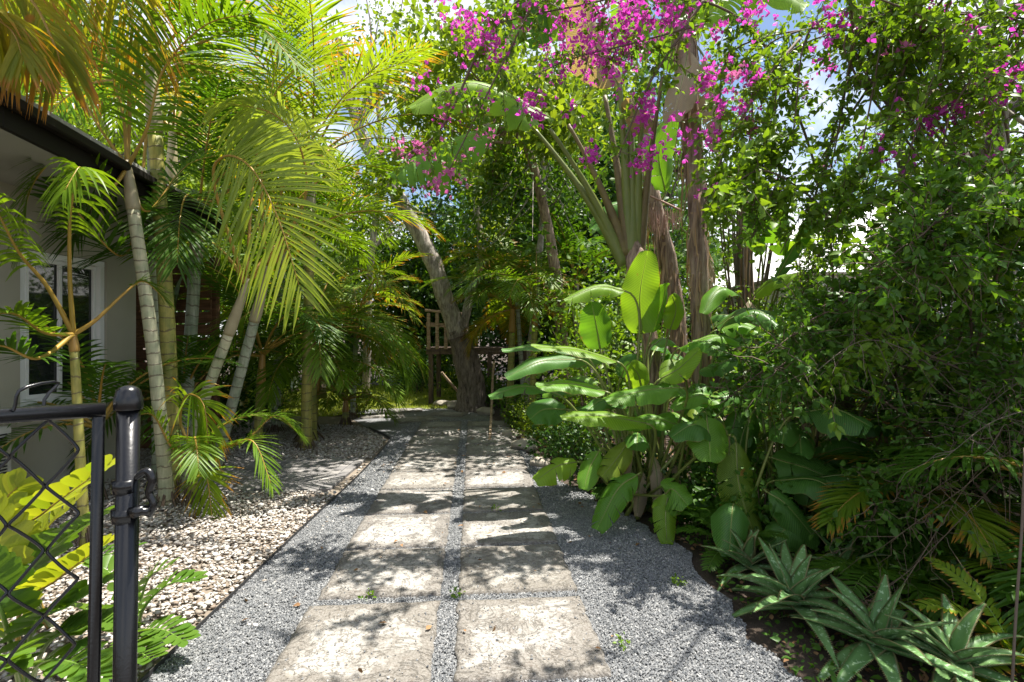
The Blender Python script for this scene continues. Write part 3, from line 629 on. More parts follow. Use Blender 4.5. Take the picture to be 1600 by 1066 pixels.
# leaf litter on the shaded bed
rp = [(1.25, 1.5), (1.24, 2.9), (1.22, 3.8), (.9, 4.7), (.45, 5.8), (.15, 7.2), (-.3, 10.0), (2, 12), (5, 12), (5, 1.2)]
p = R.uniform((-.3, 1.2, .004), (5, 12, .004), (9000, 3)); p = p[inpoly(p, rp)]; e = R.uniform((-1.6, 2, 0), (1.2, 9, 0), (110, 3)); e[:, 2] = np.where(on_slab(e, .02), .028, .008); p = np.vstack([p, e]); p[:, 2] += .012 * R.rand(len(p))
X, Y, Z = axes(nrm(R.randn(len(p), 3) * A(1, 1, .15)), nrm(R.randn(len(p), 3) * .4 + A(0, 0, 1))); mb = MB(); inst(mb, LEAF[0], LEAF[1], p, X, Y, Z, .042 * R.uniform(.3, 1.25, len(p)))
tag(mb.build('leaf_litter', M['litter']), 'dry brown fallen leaves under the plants', 'leaves', kind='stuff')
# weeds in the joints
for k, (px, py, lb) in enumerate([(714, 935, 'small green weed in the joint crossing of the slabs'), (1060, 915, 'green weed sprouting from the gravel near the aloes'), (574, 938, 'tiny weed at the left slab joint'),
                                  (776, 800, 'low green weed tuft at the far joint of the right row'), (975, 1012, 'tiny weed in the gravel beside the near right slab')]):
    g = gnd(px, py); w = thing('weed', lb, 'weed', g, 'weeds in the path'); leafy(w, 'leaves', [g + A(0, 0, .03)], .04, 26 if k != 1 else 45, .022, 'bougl')

# ------------------------------------------------------------------ the house on the left
hs = thing('house', 'low house with grey walls, dark eaves fascia and white framed window', 'house', (-4.3, 4.5, 0))
mb = MB(); wl_ = [(-4.42, .6), (-4.30, 4.45), (-4.165, 5.42), (-4.12, 5.75)]
x1 = lambda y: np.interp(y, [w[1] for w in wl_], [w[0] for w in wl_])
wa, wb, wz0, wz1 = 4.57, 5.40, .88, 2.27
def wallq(mb, ya, yb, za, zb, mat=0, off=0):
    mb.add([(x1(ya) + off, ya, za), (x1(yb) + off, yb, za), (x1(yb) + off, yb, zb), (x1(ya) + off, ya, zb)], [np.array([[0, 1, 2, 3]])], mat)
wallq(mb, .6, wa, -.05, 2.9); wallq(mb, wa, wb, -.05, wz0); wallq(mb, wa, wb, wz1, 2.9); wallq(mb, wb, 5.75, -.05, 2.9)
for ya in (wa, wb): mb.add([(x1(ya), ya, wz0), (x1(ya) - .12, ya, wz0), (x1(ya) - .12, ya, wz1), (x1(ya), ya, wz1)], [np.array([[0, 1, 2, 3]])], 0)
for z in (wz0, wz1): mb.add([(x1(wa), wa, z), (x1(wb), wb, z), (x1(wb) - .12, wb, z), (x1(wa) - .12, wa, z)], [np.array([[0, 1, 2, 3]])], 0)
mb.add([(-4.12, 5.75, -.05), (-9, 5.75, -.05), (-9, 5.75, 2.9), (-4.12, 5.75, 2.9)], [np.array([[0, 1, 2, 3]])], 0)
mb.add([(-4.42, .6, -.05), (-9, .6, -.05), (-9, .6, 2.9), (-4.42, .6, 2.9)], [np.array([[0, 1, 2, 3]])], 0)
mb.build('wall', M['wall'], hs, smooth=False)
ea = [(-2.86, .9), (-3.14, 3.22), (-3.53, 5.55), (-3.72, 6.7)]
mb = MB(); V = [(x, y, 2.80) for x, y in ea] + [(-9.5, 6.7, 2.80), (-9.5, .9, 2.80)]; mb.add(V, [np.arange(6)[None]], 0); mb.build('soffit', M['soffit'], hs, smooth=False)
mb = MB()
for k in range(3): beam(mb, (*ea[k], 2.88), (*ea[k + 1], 2.88), .035, .19, 0)
mb.build('fascia', M['fascia'], hs, smooth=False)
mb = MB()
for k in range(3): beam(mb, (ea[k][0] + .06, ea[k][1], 2.945), (ea[k + 1][0] + .06, ea[k + 1][1], 2.945), .08, .075, 0, .012)
mb.build('gutter', M['fascia'], hs, smooth=False)
mb = MB(); V = [(x + .03, y, 2.985) for x, y in ea] + [(-9.5, 6.9, 4.3), (-9.5, .9, 4.3)]; V = V + [(a, b_, c_ + .06) for a, b_, c_ in V]
mb.add(V, [np.arange(6)[None], np.arange(6, 12)[None, ::-1], grid_faces(2, 6, True)], 0); mb.build('roof', M['roof'], hs, smooth=False)
win = MB(); off = -.05
def fr(mb, ya, yb, za, zb, t=.05, d=.05):
    o_ = off
    beam(mb, (x1(ya) + o_, ya, za + t / 2), (x1(yb) + o_, yb, za + t / 2), d, t); beam(mb, (x1(ya) + o_, ya, zb - t / 2), (x1(yb) + o_, yb, zb - t / 2), d, t)
    for y in (ya + t / 2, yb - t / 2): beam(mb, (x1(y) + o_ , y, za + t + .001), (x1(y) + o_, y, zb - t - .001), t, d - .004, up=(1, 0, 0))
fr(win, wa + .005, wb - .005, wz0 + .005, wz1 - .005, .055, .07); w_ = win.build('window', M['white'], hs, smooth=False)
mb = MB(); off = -.035; ym = (wa + wb) / 2 - .02; fr(mb, wa + .062, ym, wz0 + .062, wz1 - .062, .035, .03); off = -.062; fr(mb, ym - .02, wb - .062, wz0 + .062, wz1 - .062, .035, .03); mb.build('sash', M['white'], w_, smooth=False)
mb = MB(); wallq(mb, wa + .05, ym, wz0 + .06, wz1 - .06, 0, -.05); mb.build('pane', M['glass'], w_, smooth=False)
mb = MB(); wallq(mb, ym - .02, wb - .05, wz0 + .06, wz1 - .06, 0, -.075); mb.build('pane', M['glass'], w_, smooth=False)
mb = MB(); beam(mb, (x1(wa) + .02, wa - .04, wz0 - .02), (x1(wb) + .02, wb + .04, wz0 - .02), .10, .045); mb.build('sill', M['white'], hs, smooth=False)
# slatted timber screen past the house corner
scn = thing('slat_screen', 'reddish brown horizontal board screen past the house corner', 'screen', (-4.9, 6.9, 0)); mb = MB()
for k in range(15): beam(mb, (-6.2, 6.95, .10 + k * .165), (-3.95, 6.9, .10 + k * .165), .025, .145, 0, .004, rnd=R.rand())
mb.build('board', M['wood_r'], scn, smooth=False); mb = MB()
for x in (-3.97, -5.0, -6.1): box(mb, (x, 7.01, 1.25), (.09, .09, 2.6), 0, .004)
mb.build('post', M['wood_r'], scn, smooth=False)
# air conditioner
acu = thing('air_conditioner', 'boxy grey air conditioner unit on a pad against the house wall', 'air conditioner', (-4.1, 3.88, 0)); mb = MB()
box(mb, (-4.17, 3.88, .50), (.40, .58, .58), 0, .01); mb.build('casing', M['acm'], acu, smooth=False); mb = MB()
for k in range(20): box(mb, (-3.965, 3.88, .26 + k * .025), (.012, .48, .010), 0, .001); box(mb, (-4.17, 3.586, .26 + k * .025), (.32, .010, .010), 0, .001)
mb.build('louvre', M['dark'], acu, smooth=False); mb = MB(); box(mb, (-4.17, 3.88, .10), (.5, .7, .2), 0, .01); mb.build('base', M['rock'], acu, smooth=False)

# ------------------------------------------------------------------ the gate with chain link
Yg = .9; gx, gy = (198 - 800) / F * Yg, Yg
gt = thing('gate_post', 'black round steel gate post with domed cap', 'post', (gx, gy, 0))
mb = MB(); tube(mb, [(gx - .016, gy, -.05), (gx - .006, gy, .7), (gx + .003, gy, 1.385)], .0172, 22, 0); mb.build('post', M['black'], gt)
mb = MB(); cz = [(0, .0205), (.003, .0215), (.020, .0215), (.024, .0195), (.032, .0180), (.038, .013), (.041, .006), (.042, .001)]; x0 = gx + .003
a = np.linspace(0, 2 * math.pi, 24, endpoint=False); V = [(x0 + r_ * math.cos(q), gy + r_ * math.sin(q), 1.375 + z) for z, r_ in cz for q in a]; mb.add(V, [grid_faces(len(cz), 24, True)], 0); mb.build('cap', M['black'], gt)
def band(z, x_off=0):
    mb = MB(); tube(mb, [(gx - .006 + x_off, gy, z - .011), (gx - .006 + x_off, gy, z + .011)], .0200, 22, 0); return mb.build('band', M['black'], gt)
band(1.245, .004); band(1.195, .003)
mb = MB(); L0 = A(gx + .022, gy, 1.225)
tube(mb, poly([L0 + A(-.01, -.002, .03), L0 + A(.012, 0, .045), L0 + A(.022, 0, .03), L0 + A(.016, 0, .008), L0 + A(.024, 0, -.012), L0 + A(.014, 0, -.03)], 20), [.005, .007, .007, .006, .008], 8, 0)
tube(mb, [L0 + A(-.01, -.01, -.02), L0 + A(.024, -.012, -.021)], .006, 10, 0); tube(mb, [L0 + A(.008, -.024, -.02), L0 + A(.008, .02, -.02)], .009, 8, 0); mb.build('latch', M['black'], gt)
gd = nrm(A(-.81, -.585, 0)); g0 = A(gx - .034, gy - .010, 0); gate = thing('gate', 'open black chain link gate with round top rail', 'gate', g0)
def gp_(s, z, d=0): return g0 + gd * s + A(-gd[1], gd[0], 0) * d + A(-.020 * (1.4 - z), 0, z)
mb = MB(); tube(mb, [gp_(-.005, 1.376), gp_(1.3, 1.376)], .0125, 16, 0); mb.build('top_rail', M['black'], gate)
mb = MB(); tube(mb, [gp_(0, 0.12), gp_(1.3, 0.12)], .0155, 12, 0); mb.build('bottom_rail', M['black'], gate)
mb = MB(); beam(mb, gp_(.004, .08, 0), gp_(.004, 1.37, 0), .018, .010, 0, .003, up=(gd[1], -gd[0], 0)); mb.build('stile', M['black'], gate)
mb = MB(); dw, dh = .086, .108; nW = 28
for i in range(nW):                                    # each wire zigzags and hooks round its neighbour
    P = []; z = 1.352 + .012; k = 0
    while z > .12:
        s = .03 + i * dw / 1.0 * .5 * 2 * .5 + (dw * .5 if (k + i) % 2 else 0); s = .028 + i * dw * .5 + (dw * .5 if k % 2 == i % 2 else 0)
        P.append(gp_(s, z, -.012 + (.0035 if k % 2 else -.0035))); z -= dh / 2; k += 1
    P = np.array(P); Q = []
    for a_, b_ in zip(P[:-1], P[1:]):
        for t_ in (0, .06, .14, .5, .86, .94): Q.append(a_ * (1 - t_) + b_ * t_)
    Q = np.array(Q); Q[1:-1] = (Q[:-2] + Q[1:-1] * 2 + Q[2:]) / 4
    top_ = P[0]; hook = [top_ + A(0, 0, .035) + gd * .004, top_ + A(0, .02, .060), top_ + gd * .014 + A(0, -.028, .052), top_ + gd * .02 + A(0, -.030, .02)]
    if i % 2 == 0: Q = np.vstack([poly(hook[::-1] + [top_], 14)[:-1], Q])
    Q[:, 1] += .0025 * np.sin(np.arange(len(Q)) * .9 + i); tube(mb, Q, .0026, 6, 0, caps=False)
mb.build('chain_link_mesh', M['black'], gate)

# ------------------------------------------------------------------ cardboard palms behind the gate
zamia('cardboard palm with bright yellow upper fronds close behind the gate', gnd(70, 1010) + A(-.1, .15, 0), [
    ([(10, 860, 2.35), (70, 800, 2.30), (168, 728, 2.25)], .16, 1), ([(20, 850, 2.5), (5, 790, 2.5), (28, 760, 2.5)], .15, 1), ([(0, 900, 2.2), (-20, 830, 2.15), (-60, 780, 2.1)], .16, 1),
    ([(40, 910, 2.3), (90, 850, 2.3), (150, 810, 2.25)], .15, 0), ([(30, 900, 2.5), (60, 840, 2.6), (120, 780, 2.7)], .14, 1), ([(60, 930, 2.5), (120, 880, 2.6), (200, 860, 2.6)], .13, 0)])
zamia('lower cardboard palm with one golden frond at the foot of the gate', gnd(80, 1120) + A(-.15, .05, 0), [
    ([(30, 960, 1.9), (90, 905, 1.85), (162, 852, 1.85)], .13, 1), ([(50, 985, 1.85), (110, 945, 1.85), (175, 905, 1.9)], .13, 0), ([(70, 1010, 1.85), (120, 985, 1.85), (180, 975, 1.9)], .12, 0),
    ([(10, 980, 1.8), (-10, 930, 1.75), (-30, 880, 1.7)], .13, 0), ([(60, 1040, 1.8), (110, 1035, 1.75), (160, 1060, 1.7)], .11, 0), ([(20, 1030, 1.7), (0, 1040, 1.6), (-30, 1060, 1.5)], .11, 0)], 'zamia_y')
zamia('dark green cardboard palm spreading over the pebbles right of the gate post', gnd(215, 985), [
    ([(225, 950, 2.6), (260, 915, 2.6), (305, 905, 2.65)], .11, 0), ([(220, 940, 2.8), (235, 900, 2.8), (265, 885, 2.8)], .10, 0), ([(225, 985, 2.5), (255, 985, 2.45), (285, 1000, 2.4)], .11, 0),
    ([(210, 1000, 2.4), (215, 1015, 2.3), (235, 1030, 2.2)], .11, 0), ([(200, 950, 2.8), (175, 900, 2.8), (150, 880, 2.8)], .11, 0), ([(190, 980, 2.5), (160, 960, 2.4), (120, 950, 2.3)], .12, 0), ([(205, 1010, 2.3), (185, 1030, 2.2), (150, 1040, 2.1)], .11, 0)])

# ------------------------------------------------------------------ areca palms beside the house
gA = gnd(262, 790)
palm('pale ringed palm stem nearest the gate post, leaning left', gA, at(208, 325, 4.5), (.058, .048), .40, 'stem_pale', 'shaft', bend=(.03, 0), fronds=[
    dict(P=[(190, 170, 4.4), (150, 60, 4.3), (70, -20, 4.2), (-20, -40, 4.1)], L=.55), dict(P=[(205, 120, 4.5), (210, -20, 4.6), (240, -120, 4.7)], L=.5),
    dict(P=[(230, 200, 4.4), (255, 110, 4.3), (320, 40, 4.1), (400, 20, 4.0)], L=.6), dict(P=[(150, 190, 4.3), (90, 80, 4.2), (40, 10, 4.1)], L=.5, leaf='areca_y'),
 dict(P=[(170, 290, 4.3), (110, 240, 4.1), (50, 290, 4.0), (30, 400, 3.9)], L=.38),
    dict(P=[(230, 330, 4.6), (290, 260, 4.9), (350, 240, 5.2)], L=.45, leaf='areca_d')])
palm('thick olive ringed palm stem right behind the pale one', gnd(272, 768), at(242, 205, 4.95), (.072, .060), .7, 'stem_olive', 'shaft', bend=(.02, 0), fronds=crown(6, (35, 80), (1.7, 2.2), (60, 110), L=.6) + [
    dict(P=[(330, 60, 4.6), (400, 40, 4.3), (470, 110, 4.1)], L=.55), dict(P=[(150, 20, 4.8), (60, 30, 4.6), (0, 120, 4.4)], L=.55, leaf='areca_gold', droop=.9)])
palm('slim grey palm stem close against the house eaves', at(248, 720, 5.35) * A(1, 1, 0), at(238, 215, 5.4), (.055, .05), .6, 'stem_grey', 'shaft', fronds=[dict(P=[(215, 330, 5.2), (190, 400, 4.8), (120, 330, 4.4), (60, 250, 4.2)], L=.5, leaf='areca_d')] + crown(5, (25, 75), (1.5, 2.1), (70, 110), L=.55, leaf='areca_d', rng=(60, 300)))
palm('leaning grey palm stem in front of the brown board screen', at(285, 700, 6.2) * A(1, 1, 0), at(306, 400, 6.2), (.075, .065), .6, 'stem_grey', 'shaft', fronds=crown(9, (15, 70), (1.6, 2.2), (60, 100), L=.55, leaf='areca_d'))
gE = gnd(288, 768)
palm('palm stem leaning right with brown crownshaft and a big hanging frond', gE, at(358, 520, 5.0), (.054, .046), .55, 'stem_pale', 'shaft', bend=(-.06, 0), fronds=[
    dict(P=[(335, 290, 4.6), (350, 245, 4.4), (392, 262, 4.2), (434, 340, 4.1), (470, 455, 4.05)], L=.72, w=.030, S=(.80, -.15, .42), droop=.2, n=38, ang=(74, 30), start=.40, V=.05, leaf='areca_lit', rr=.014),
    dict(P=[(470, 330, 4.8), (472, 240, 4.6), (430, 180, 4.45), (348, 160, 4.3)], L=.52, w=.03, droop=.8, start=.38, leaf='areca_lit'),
    dict(P=[(400, 250, 5.2), (440, 130, 5.2), (520, 80, 5.2)], L=.6, leaf='areca_y'), dict(az=70, el=60, len=2.0, bend=90, L=.55), dict(az=150, el=55, len=1.8, bend=90, L=.5)])
palm('greyish palm stem slanting right, rightmost of the group by the brick patch', gnd(335, 735), at(398, 500, 5.6), (.06, .05), .6, 'stem_grey', 'shaft', fronds=[
    dict(P=[(440, 300, 5.5), (500, 200, 5.4), (560, 130, 5.3), (650, 90, 5.3)], L=.65, leaf='areca_y'), dict(P=[(450, 330, 5.6), (540, 260, 5.8), (630, 270, 5.9)], L=.55),
    dict(P=[(410, 250, 5.8), (440, 60, 6), (470, -40, 6)], L=.6), dict(az=60, el=65, len=2.2, bend=80, L=.6), dict(az=10, el=60, len=2.0, bend=95, L=.55, leaf='areca_y'), dict(az=120, el=60, len=2.2, bend=80, L=.6)])
palm('young palm with orange stem in front of the house window', at(133, 850, 3.75) * A(1, 1, 0), at(116, 545, 3.75), (.035, .028), .12, 'stem_olive', 'shaft_o', n=30, fronds=[
    dict(P=[(109, 430, 3.65), (110, 330, 3.5), (125, 262, 3.4), (100, 300, 3.25)], L=.26, w=.022, start=.42, droop=.8, S=(.9, 0, .1)), dict(P=[(75, 450, 3.6), (30, 395, 3.4), (-5, 330, 3.2), (-30, 300, 3.1)], L=.28, w=.024, start=.4, droop=.8),
    dict(P=[(150, 500, 3.8), (195, 458, 3.9), (225, 440, 4.0), (260, 470, 4.1)], L=.20, start=.6, w=.02), dict(P=[(70, 520, 3.5), (20, 490, 3.3), (-40, 500, 3.1)], L=.28), dict(P=[(60, 560, 3.4), (0, 540, 3.2), (-60, 560, 3.0)], L=.28, leaf='areca_d')])
palm('low sucker palm with striped fronds arching over the pebbles', gnd(300, 788), gnd(302, 788) + A(0, 0, .28), (.045, .035), .2, 'stem_olive', 'shaft_o', n=30, fronds=[
    dict(P=[(282, 660, 4.7), (292, 618, 4.6), (318, 632, 4.5), (326, 700, 4.45)], L=.36, w=.026, S=(.85, -.3, .2), droop=.5, start=.35, leaf='areca_y', V=.1), dict(P=[(310, 745, 4.55), (322, 738, 4.4), (332, 812, 4.3)], L=.33, w=.024, S=(.95, -.2, .1), droop=.2, start=.3, leaf='areca_y', V=.1),
    dict(P=[(350, 700, 4.7), (395, 690, 4.55), (425, 760, 4.45)], L=.26, w=.02), dict(P=[(380, 690, 4.8), (430, 650, 4.9), (470, 680, 5.0)], L=.30, w=.022), dict(P=[(270, 700, 4.6), (240, 650, 4.5), (210, 650, 4.4)], L=.3, w=.024),
    dict(az=30, el=60, len=1.0, bend=110, L=.32, w=.022), dict(az=-60, el=55, len=.8, bend=120, L=.28, w=.022)])
palm('golden fronded palm overhanging the eaves at the top left corner', (-2.72, 2.55, 0), (-2.62, 2.6, 3.3), (.07, .06), .5, 'stem_pale', 'shaft', fronds=[
    dict(az=112, el=50, len=2.0, bend=105, L=.55, leaf='areca_gold', droop=.9), 
    dict(P=[(-60, -60, 3.0), (40, -10, 3.2), (85, 70, 3.3), (95, 105, 3.35)], L=.30, leaf='areca_gold', droop=.9), dict(P=[(-80, -20, 2.9), (-20, 20, 3.0), (20, 50, 3.1), (35, 90, 3.1)], L=.28, leaf='areca_gold', droop=.9), dict(az=130, el=45, len=1.8, bend=95, L=.5, leaf='areca_y', droop=.8), dict(az=98, el=74, len=2.2, bend=110, L=.55, leaf='areca_gold', droop=.8), dict(az=200, el=50, len=1.8, bend=95, L=.5)])
palm('tall palm behind the eaves with yellow and orange fronds', (-4.9, 7.4, 0), (-4.8, 7.4, 3.7), (.08, .07), .8, 'stem_olive', 'shaft', fronds=crown(11, (5, 75), (2.0, 2.6), (60, 110), L=.65, leaf='areca_gold'))
palm('palm with upright yellow-green fronds against the sky left of the gap', (-2.75, 7.0, 0), (-2.65, 6.9, 3.2), (.07, .06), .7, 'stem_olive', 'shaft', fronds=crown(10, (30, 85), (2.0, 2.6), (50, 95), L=.65, leaf='areca_y'))
palm('feathery palm in the second row behind the leaning stems', (-3.7, 8.2, 0), (-3.6, 8.2, 2.6), (.07, .06), .6, 'stem_grey', 'shaft', fronds=crown(11, (0, 80), (1.9, 2.4), (60, 110), L=.6))
palm('short bushy palm between the leaning stems and the dark clump', (-3.35, 6.9, 0), (-3.3, 6.9, .9), (.06, .05), .4, 'stem_olive', 'shaft_o', fronds=crown(10, (10, 80), (1.4, 1.9), (60, 115), L=.45, leaf='areca_d'))

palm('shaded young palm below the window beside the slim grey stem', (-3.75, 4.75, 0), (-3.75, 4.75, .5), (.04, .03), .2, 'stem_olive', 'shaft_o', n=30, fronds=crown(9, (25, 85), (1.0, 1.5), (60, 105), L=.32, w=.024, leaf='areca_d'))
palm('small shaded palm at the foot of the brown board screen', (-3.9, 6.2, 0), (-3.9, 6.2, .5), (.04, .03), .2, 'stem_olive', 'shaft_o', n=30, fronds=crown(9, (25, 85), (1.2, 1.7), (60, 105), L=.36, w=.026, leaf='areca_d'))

# arecas beyond the brick patch
palm('clumped palm with dark shaded base on the pebble bed', gnd(482, 690), gnd(482, 690) + A(.05, 0, 1.2), (.12, .06), .4, 'stem_olive', 'shaft_o', group='palms beyond the brick patch', fronds=crown(13, (15, 82), (1.5, 2.1), (70, 120), L=.45, w=.024))
palm('low palm tuft at the pebble bend beside the clumped palm', gnd(540, 665), gnd(540, 665) + A(0, 0, .25), (.06, .05), .2, 'stem_olive', 'shaft_o', group='palms beyond the brick patch', n=34, fronds=crown(11, (25, 85), (.9, 1.4), (70, 110), L=.30, w=.02))
palm('arching palm with pale tipped frond reaching over the path bend', (-3.55, 9.1, 0), (-3.45, 9.1, 1.1), (.06, .05), .4, 'stem_olive', 'shaft_o', group='palms beyond the brick patch', fronds=crown(10, (20, 85), (1.6, 2.3), (70, 115), L=.5) + [dict(P=[(520, 430, 9), (590, 430, 8.6), (650, 500, 8.2)], L=.5, leaf='areca_y')])
palm('deep green palm left of the lawn with spreading fronds', (-4.9, 9.6, 0), (-4.9, 9.6, 1.3), (.07, .05), .4, 'stem_olive', 'shaft_o', group='palms beyond the brick patch', fronds=crown(11, (10, 80), (1.7, 2.4), (70, 115), L=.5, leaf='areca_d'))
palm('tall slim palm at the back edge of the lawn', (-5.9, 14.2, 0), (-5.8, 14.2, 3.0), (.08, .06), .6, 'stem_grey', 'shaft', group='palms beyond the brick patch', fronds=crown(11, (0, 80), (2.0, 2.8), (60, 110), L=.6))
palm('palm with yellowing lower fronds in front of the dark tree trunk', (-.05, 10.1, 0), (-.0, 10.1, 1.6), (.07, .06), .5, 'stem_olive', 'shaft_o', group='palms beyond the brick patch', fronds=crown(6, (-10, 40), (1.2, 1.6), (60, 90), L=.42, leaf='areca_gold') + crown(6, (40, 85), (1.6, 2.1), (60, 100), L=.5))
palm('bright palm behind the pale leaning trunk', (.35, 9.2, 0), (.4, 9.2, 1.7), (.06, .05), .5, 'stem_olive', 'shaft_o', group='palms beyond the brick patch', fronds=crown(12, (0, 80), (1.6, 2.2), (60, 105), L=.5))
palm('fan of feathery fronds right of the thin bare trunk', (1.3, 10.6, 0), (1.3, 10.6, 2.2), (.07, .06), .5, 'stem_grey', 'shaft', group='palms beyond the brick patch', fronds=crown(12, (0, 80), (1.7, 2.3), (60, 105), L=.5, leaf='areca_d'))

palm('bright arching palm behind the clumped one, left of the lawn strip', (-4.1, 10.6, 0), (-4.0, 10.6, 1.0), (.06, .05), .4, 'stem_olive', 'shaft_o', group='palms beyond the brick patch', fronds=crown(11, (30, 85), (1.9, 2.6), (70, 110), L=.5, leaf='areca_y'))
palm('full green palm just behind the pebble bed bend', (-3.15, 8.3, 0), (-3.1, 8.3, .6), (.06, .05), .4, 'stem_olive', 'shaft_o', group='palms beyond the brick patch', fronds=crown(12, (30, 85), (1.5, 2.1), (70, 115), L=.45))
palm('sunlit feathery palm between the pebble bend and the leaning tree', (-2.95, 9.7, 0), (-2.85, 9.6, 1.5), (.05, .04), .4, 'stem_grey', 'shaft_o', group='palms beyond the brick patch', fronds=crown(11, (15, 80), (1.3, 1.9), (60, 100), L=.48, leaf='areca_y'))
palm('sunlit yellow-green palm right of the leaning tree before the platform', (.25, 10.4, 0), (.1, 10.3, 2.2), (.05, .04), .4, 'stem_grey', 'shaft_o', group='palms beyond the brick patch', fronds=crown(12, (-5, 80), (1.4, 1.9), (60, 100), L=.5, leaf='areca_y'))
# ------------------------------------------------------------------ middle trees, platform
b_ = gnd(733, 640)
tr = thing('leaning_tree', 'pale barked tree leaning left from a thick dark base', 'tree', b_); mb = MB()
tk = [b_ - A(0, 0, .05), at(735, 590, 10.75), at(722, 545, 10.7), at(700, 480, 10.6), at(672, 400, 10.5), at(618, 300, 10.4), at(560, 200, 10.3), at(530, 60, 10.3)]
Ck = poly(tk, 46); rk = np.interp(np.linspace(0, 1, 46), np.linspace(0, 1, 9), [.31, .27, .25, .19, .175, .16, .13, .10, .07]); tube(mb, Ck[:17], rk[:17] * 1.03, 16, 1, .3, wob=.3); tube(mb, Ck[15:], rk[15:], 16, 0, .3, wob=.28)
tube(mb, poly([tk[2], at(730, 480, 10.8), at(752, 400, 11), at(745, 300, 11), at(775, 200, 11)], 24), [.10, .085, .07, .05], 10, 0, .6, wob=.25); mb.build('trunk', [M['bark_pale'], M['bark_mid']], tr)
ends = [at(px, py, Y) for px, py, Y in ((520, 60, 10.3), (590, 30, 10.6), (560, 90, 11), (480, 30, 10), (620, 70, 10.8), (660, 20, 11), (775, 120, 11), (720, 60, 11), (600, 120, 10.5))]
mb = MB()
for e in ends:
    for k in range(3): tube(mb, bez([at(560, 200, 10.3) if e[0] < -1.8 else at(775, 200, 11), (at(560, 200, 10.3) + e) / 2 + R.randn(3) * .2, e + R.randn(3) * .4], 9), [.04, .02, .008], 5, 0, caps=False)
mb.build('branch', M['bark_pale'], tr); leafy(tr, 'crown', ends, .5, 1500, .10, 'tree_l')
tree('thin bare trunked tree rising behind the bright palm', at(830, 600, 9.8) * A(1, 1, 0), 5.5, 1.6, 2600, .11, 'tree', 'bark_pale', .07, group='trees behind the path', trunk=[at(822, 640, 9.8) * A(1, 1, 0), at(838, 450, 9.8), at(850, 280, 9.8), at(830, 120, 9.8)], low=.6)
pf = thing('timber_platform', 'weathered timber platform with railing beside the leaning tree', 'deck', at(740, 545, 11.6) * A(1, 1, 0)); mb = MB()
zt = 1.22; box(mb, (-.75, 12.3, zt), (2.3, 1.4, .08), 0, .006); box(mb, (-.75, 11.62, zt - .08), (2.3, .05, .07), 0, .004); mb.build('floor', M['wood_d'], pf, smooth=False)
for x, y in ((-1.8, 11.66), (.3, 11.66), (-1.8, 12.9), (.3, 12.9), (-.5, 11.68)):
    mb = MB(); box(mb, (x, y, (zt - .05) / 2), (.10, .10, zt - .05), 0, .006); mb.build('leg', M['wood_d'], pf, smooth=False)
mb = MB(); beam(mb, (-1.92, 11.6, zt + .86), (-1.05, 11.62, zt + .78), .12, .05); beam(mb, (-1.9, 11.6, zt + .55), (-1.05, 11.6, zt + .5), .04, .09); mb.build('rail', M['wood'], pf, smooth=False)
for k in range(5):
    mb = MB(); box(mb, (-1.84 + k * .19, 11.58, zt + .40), (.075, .05, .80), 0, .005); mb.build('baluster', M['wood'], pf, smooth=False)
mb = MB(); tube(mb, poly([gnd(765, 690), at(768, 640, 9.0), at(770, 590, 9.0), at(772, 565, 9)], 10), .022, 8, 0); tag(mb.build('garden_stake', M['wood'], None, tuple(gnd(765, 690))), 'thin upright timber stake beside the path in front of the platform', 'stake')
mb = MB(); tube(mb, [gnd(725, 632) + A(.1, 0, .0), at(690, 582, 11.2)], .03, 8, 0); tag(mb.build('leaning_pole', M['wood'], None, tuple(gnd(725, 632))), 'bare pole leaning against the dark tree base', 'pole')

# trees behind
T_ = [('dense dark tree behind the lawn, left of the sky gap', (-8.5, 17, 0), 9, 3.2, 11000, .18, 'tree_d'), ('broad green tree behind the feathery palms', (-5.4, 17.5, 0), 8.0, 2.6, 11000, .17, 'tree'),
      ('dark leafy tree filling the gap below the sky', (-2.4, 18, 0), 7.0, 2.6, 12000, .17, 'tree_d'), ('mid green tree behind the timber platform', (.2, 16.0, 0), 12.5, 3.0, 21000, .16, 'tree'),
      ('dark glossy tree behind the big fan of broad leaves', (2.6, 13.0, 0), 9.5, 2.6, 20000, .14, 'tree_d'), ('leafy tree behind the shaggy trunk', (4.6, 17.0, 0), 12.0, 3.0, 15000, .15, 'tree'),
      ('tall tree in the top left behind the golden palm', (-9.5, 12, 0), 9.5, 3.0, 8000, .18, 'tree_l'), ('far tree right of the white house', (15, 20, 0), 10, 3.5, 6000, .2, 'tree'),
      ('far tree at the left edge behind the house roof', (-15, 20, 0), 11, 4, 7000, .22, 'tree'), ('far tree behind the middle of the garden', (1, 24, 0), 13, 5, 12000, .24, 'tree_d'), ('small dense tree under the tall ones behind the platform', (.6, 14.2, 0), 4.2, 2.0, 9000, .11, 'tree_d'),
      ('dense low tree left of the leaning trunk', (-3.0, 17.4, 0), 4.2, 1.8, 7000, .11, 'tree_d')]
for lb, b, h, s, n, z, mt in T_: tree(lb, b, h, s, n, z, mt, group='trees behind the path', low=.12, r=.16, crad=.9, clumps=44)
tree('dense yellow green tree rising behind the house roof', (-7.2, 9.6, 0), 8.5, 2.6, 12000, .13, 'tree_l', group='trees behind the path', low=.3, r=.14, crad=.8, clumps=44)
tree('dark backing tree behind the feathery palms on the left', (-4.6, 12.6, 0), 7.0, 1.7, 9000, .12, 'tree', group='trees behind the path', low=.3, r=.12, crad=.7, clumps=34)
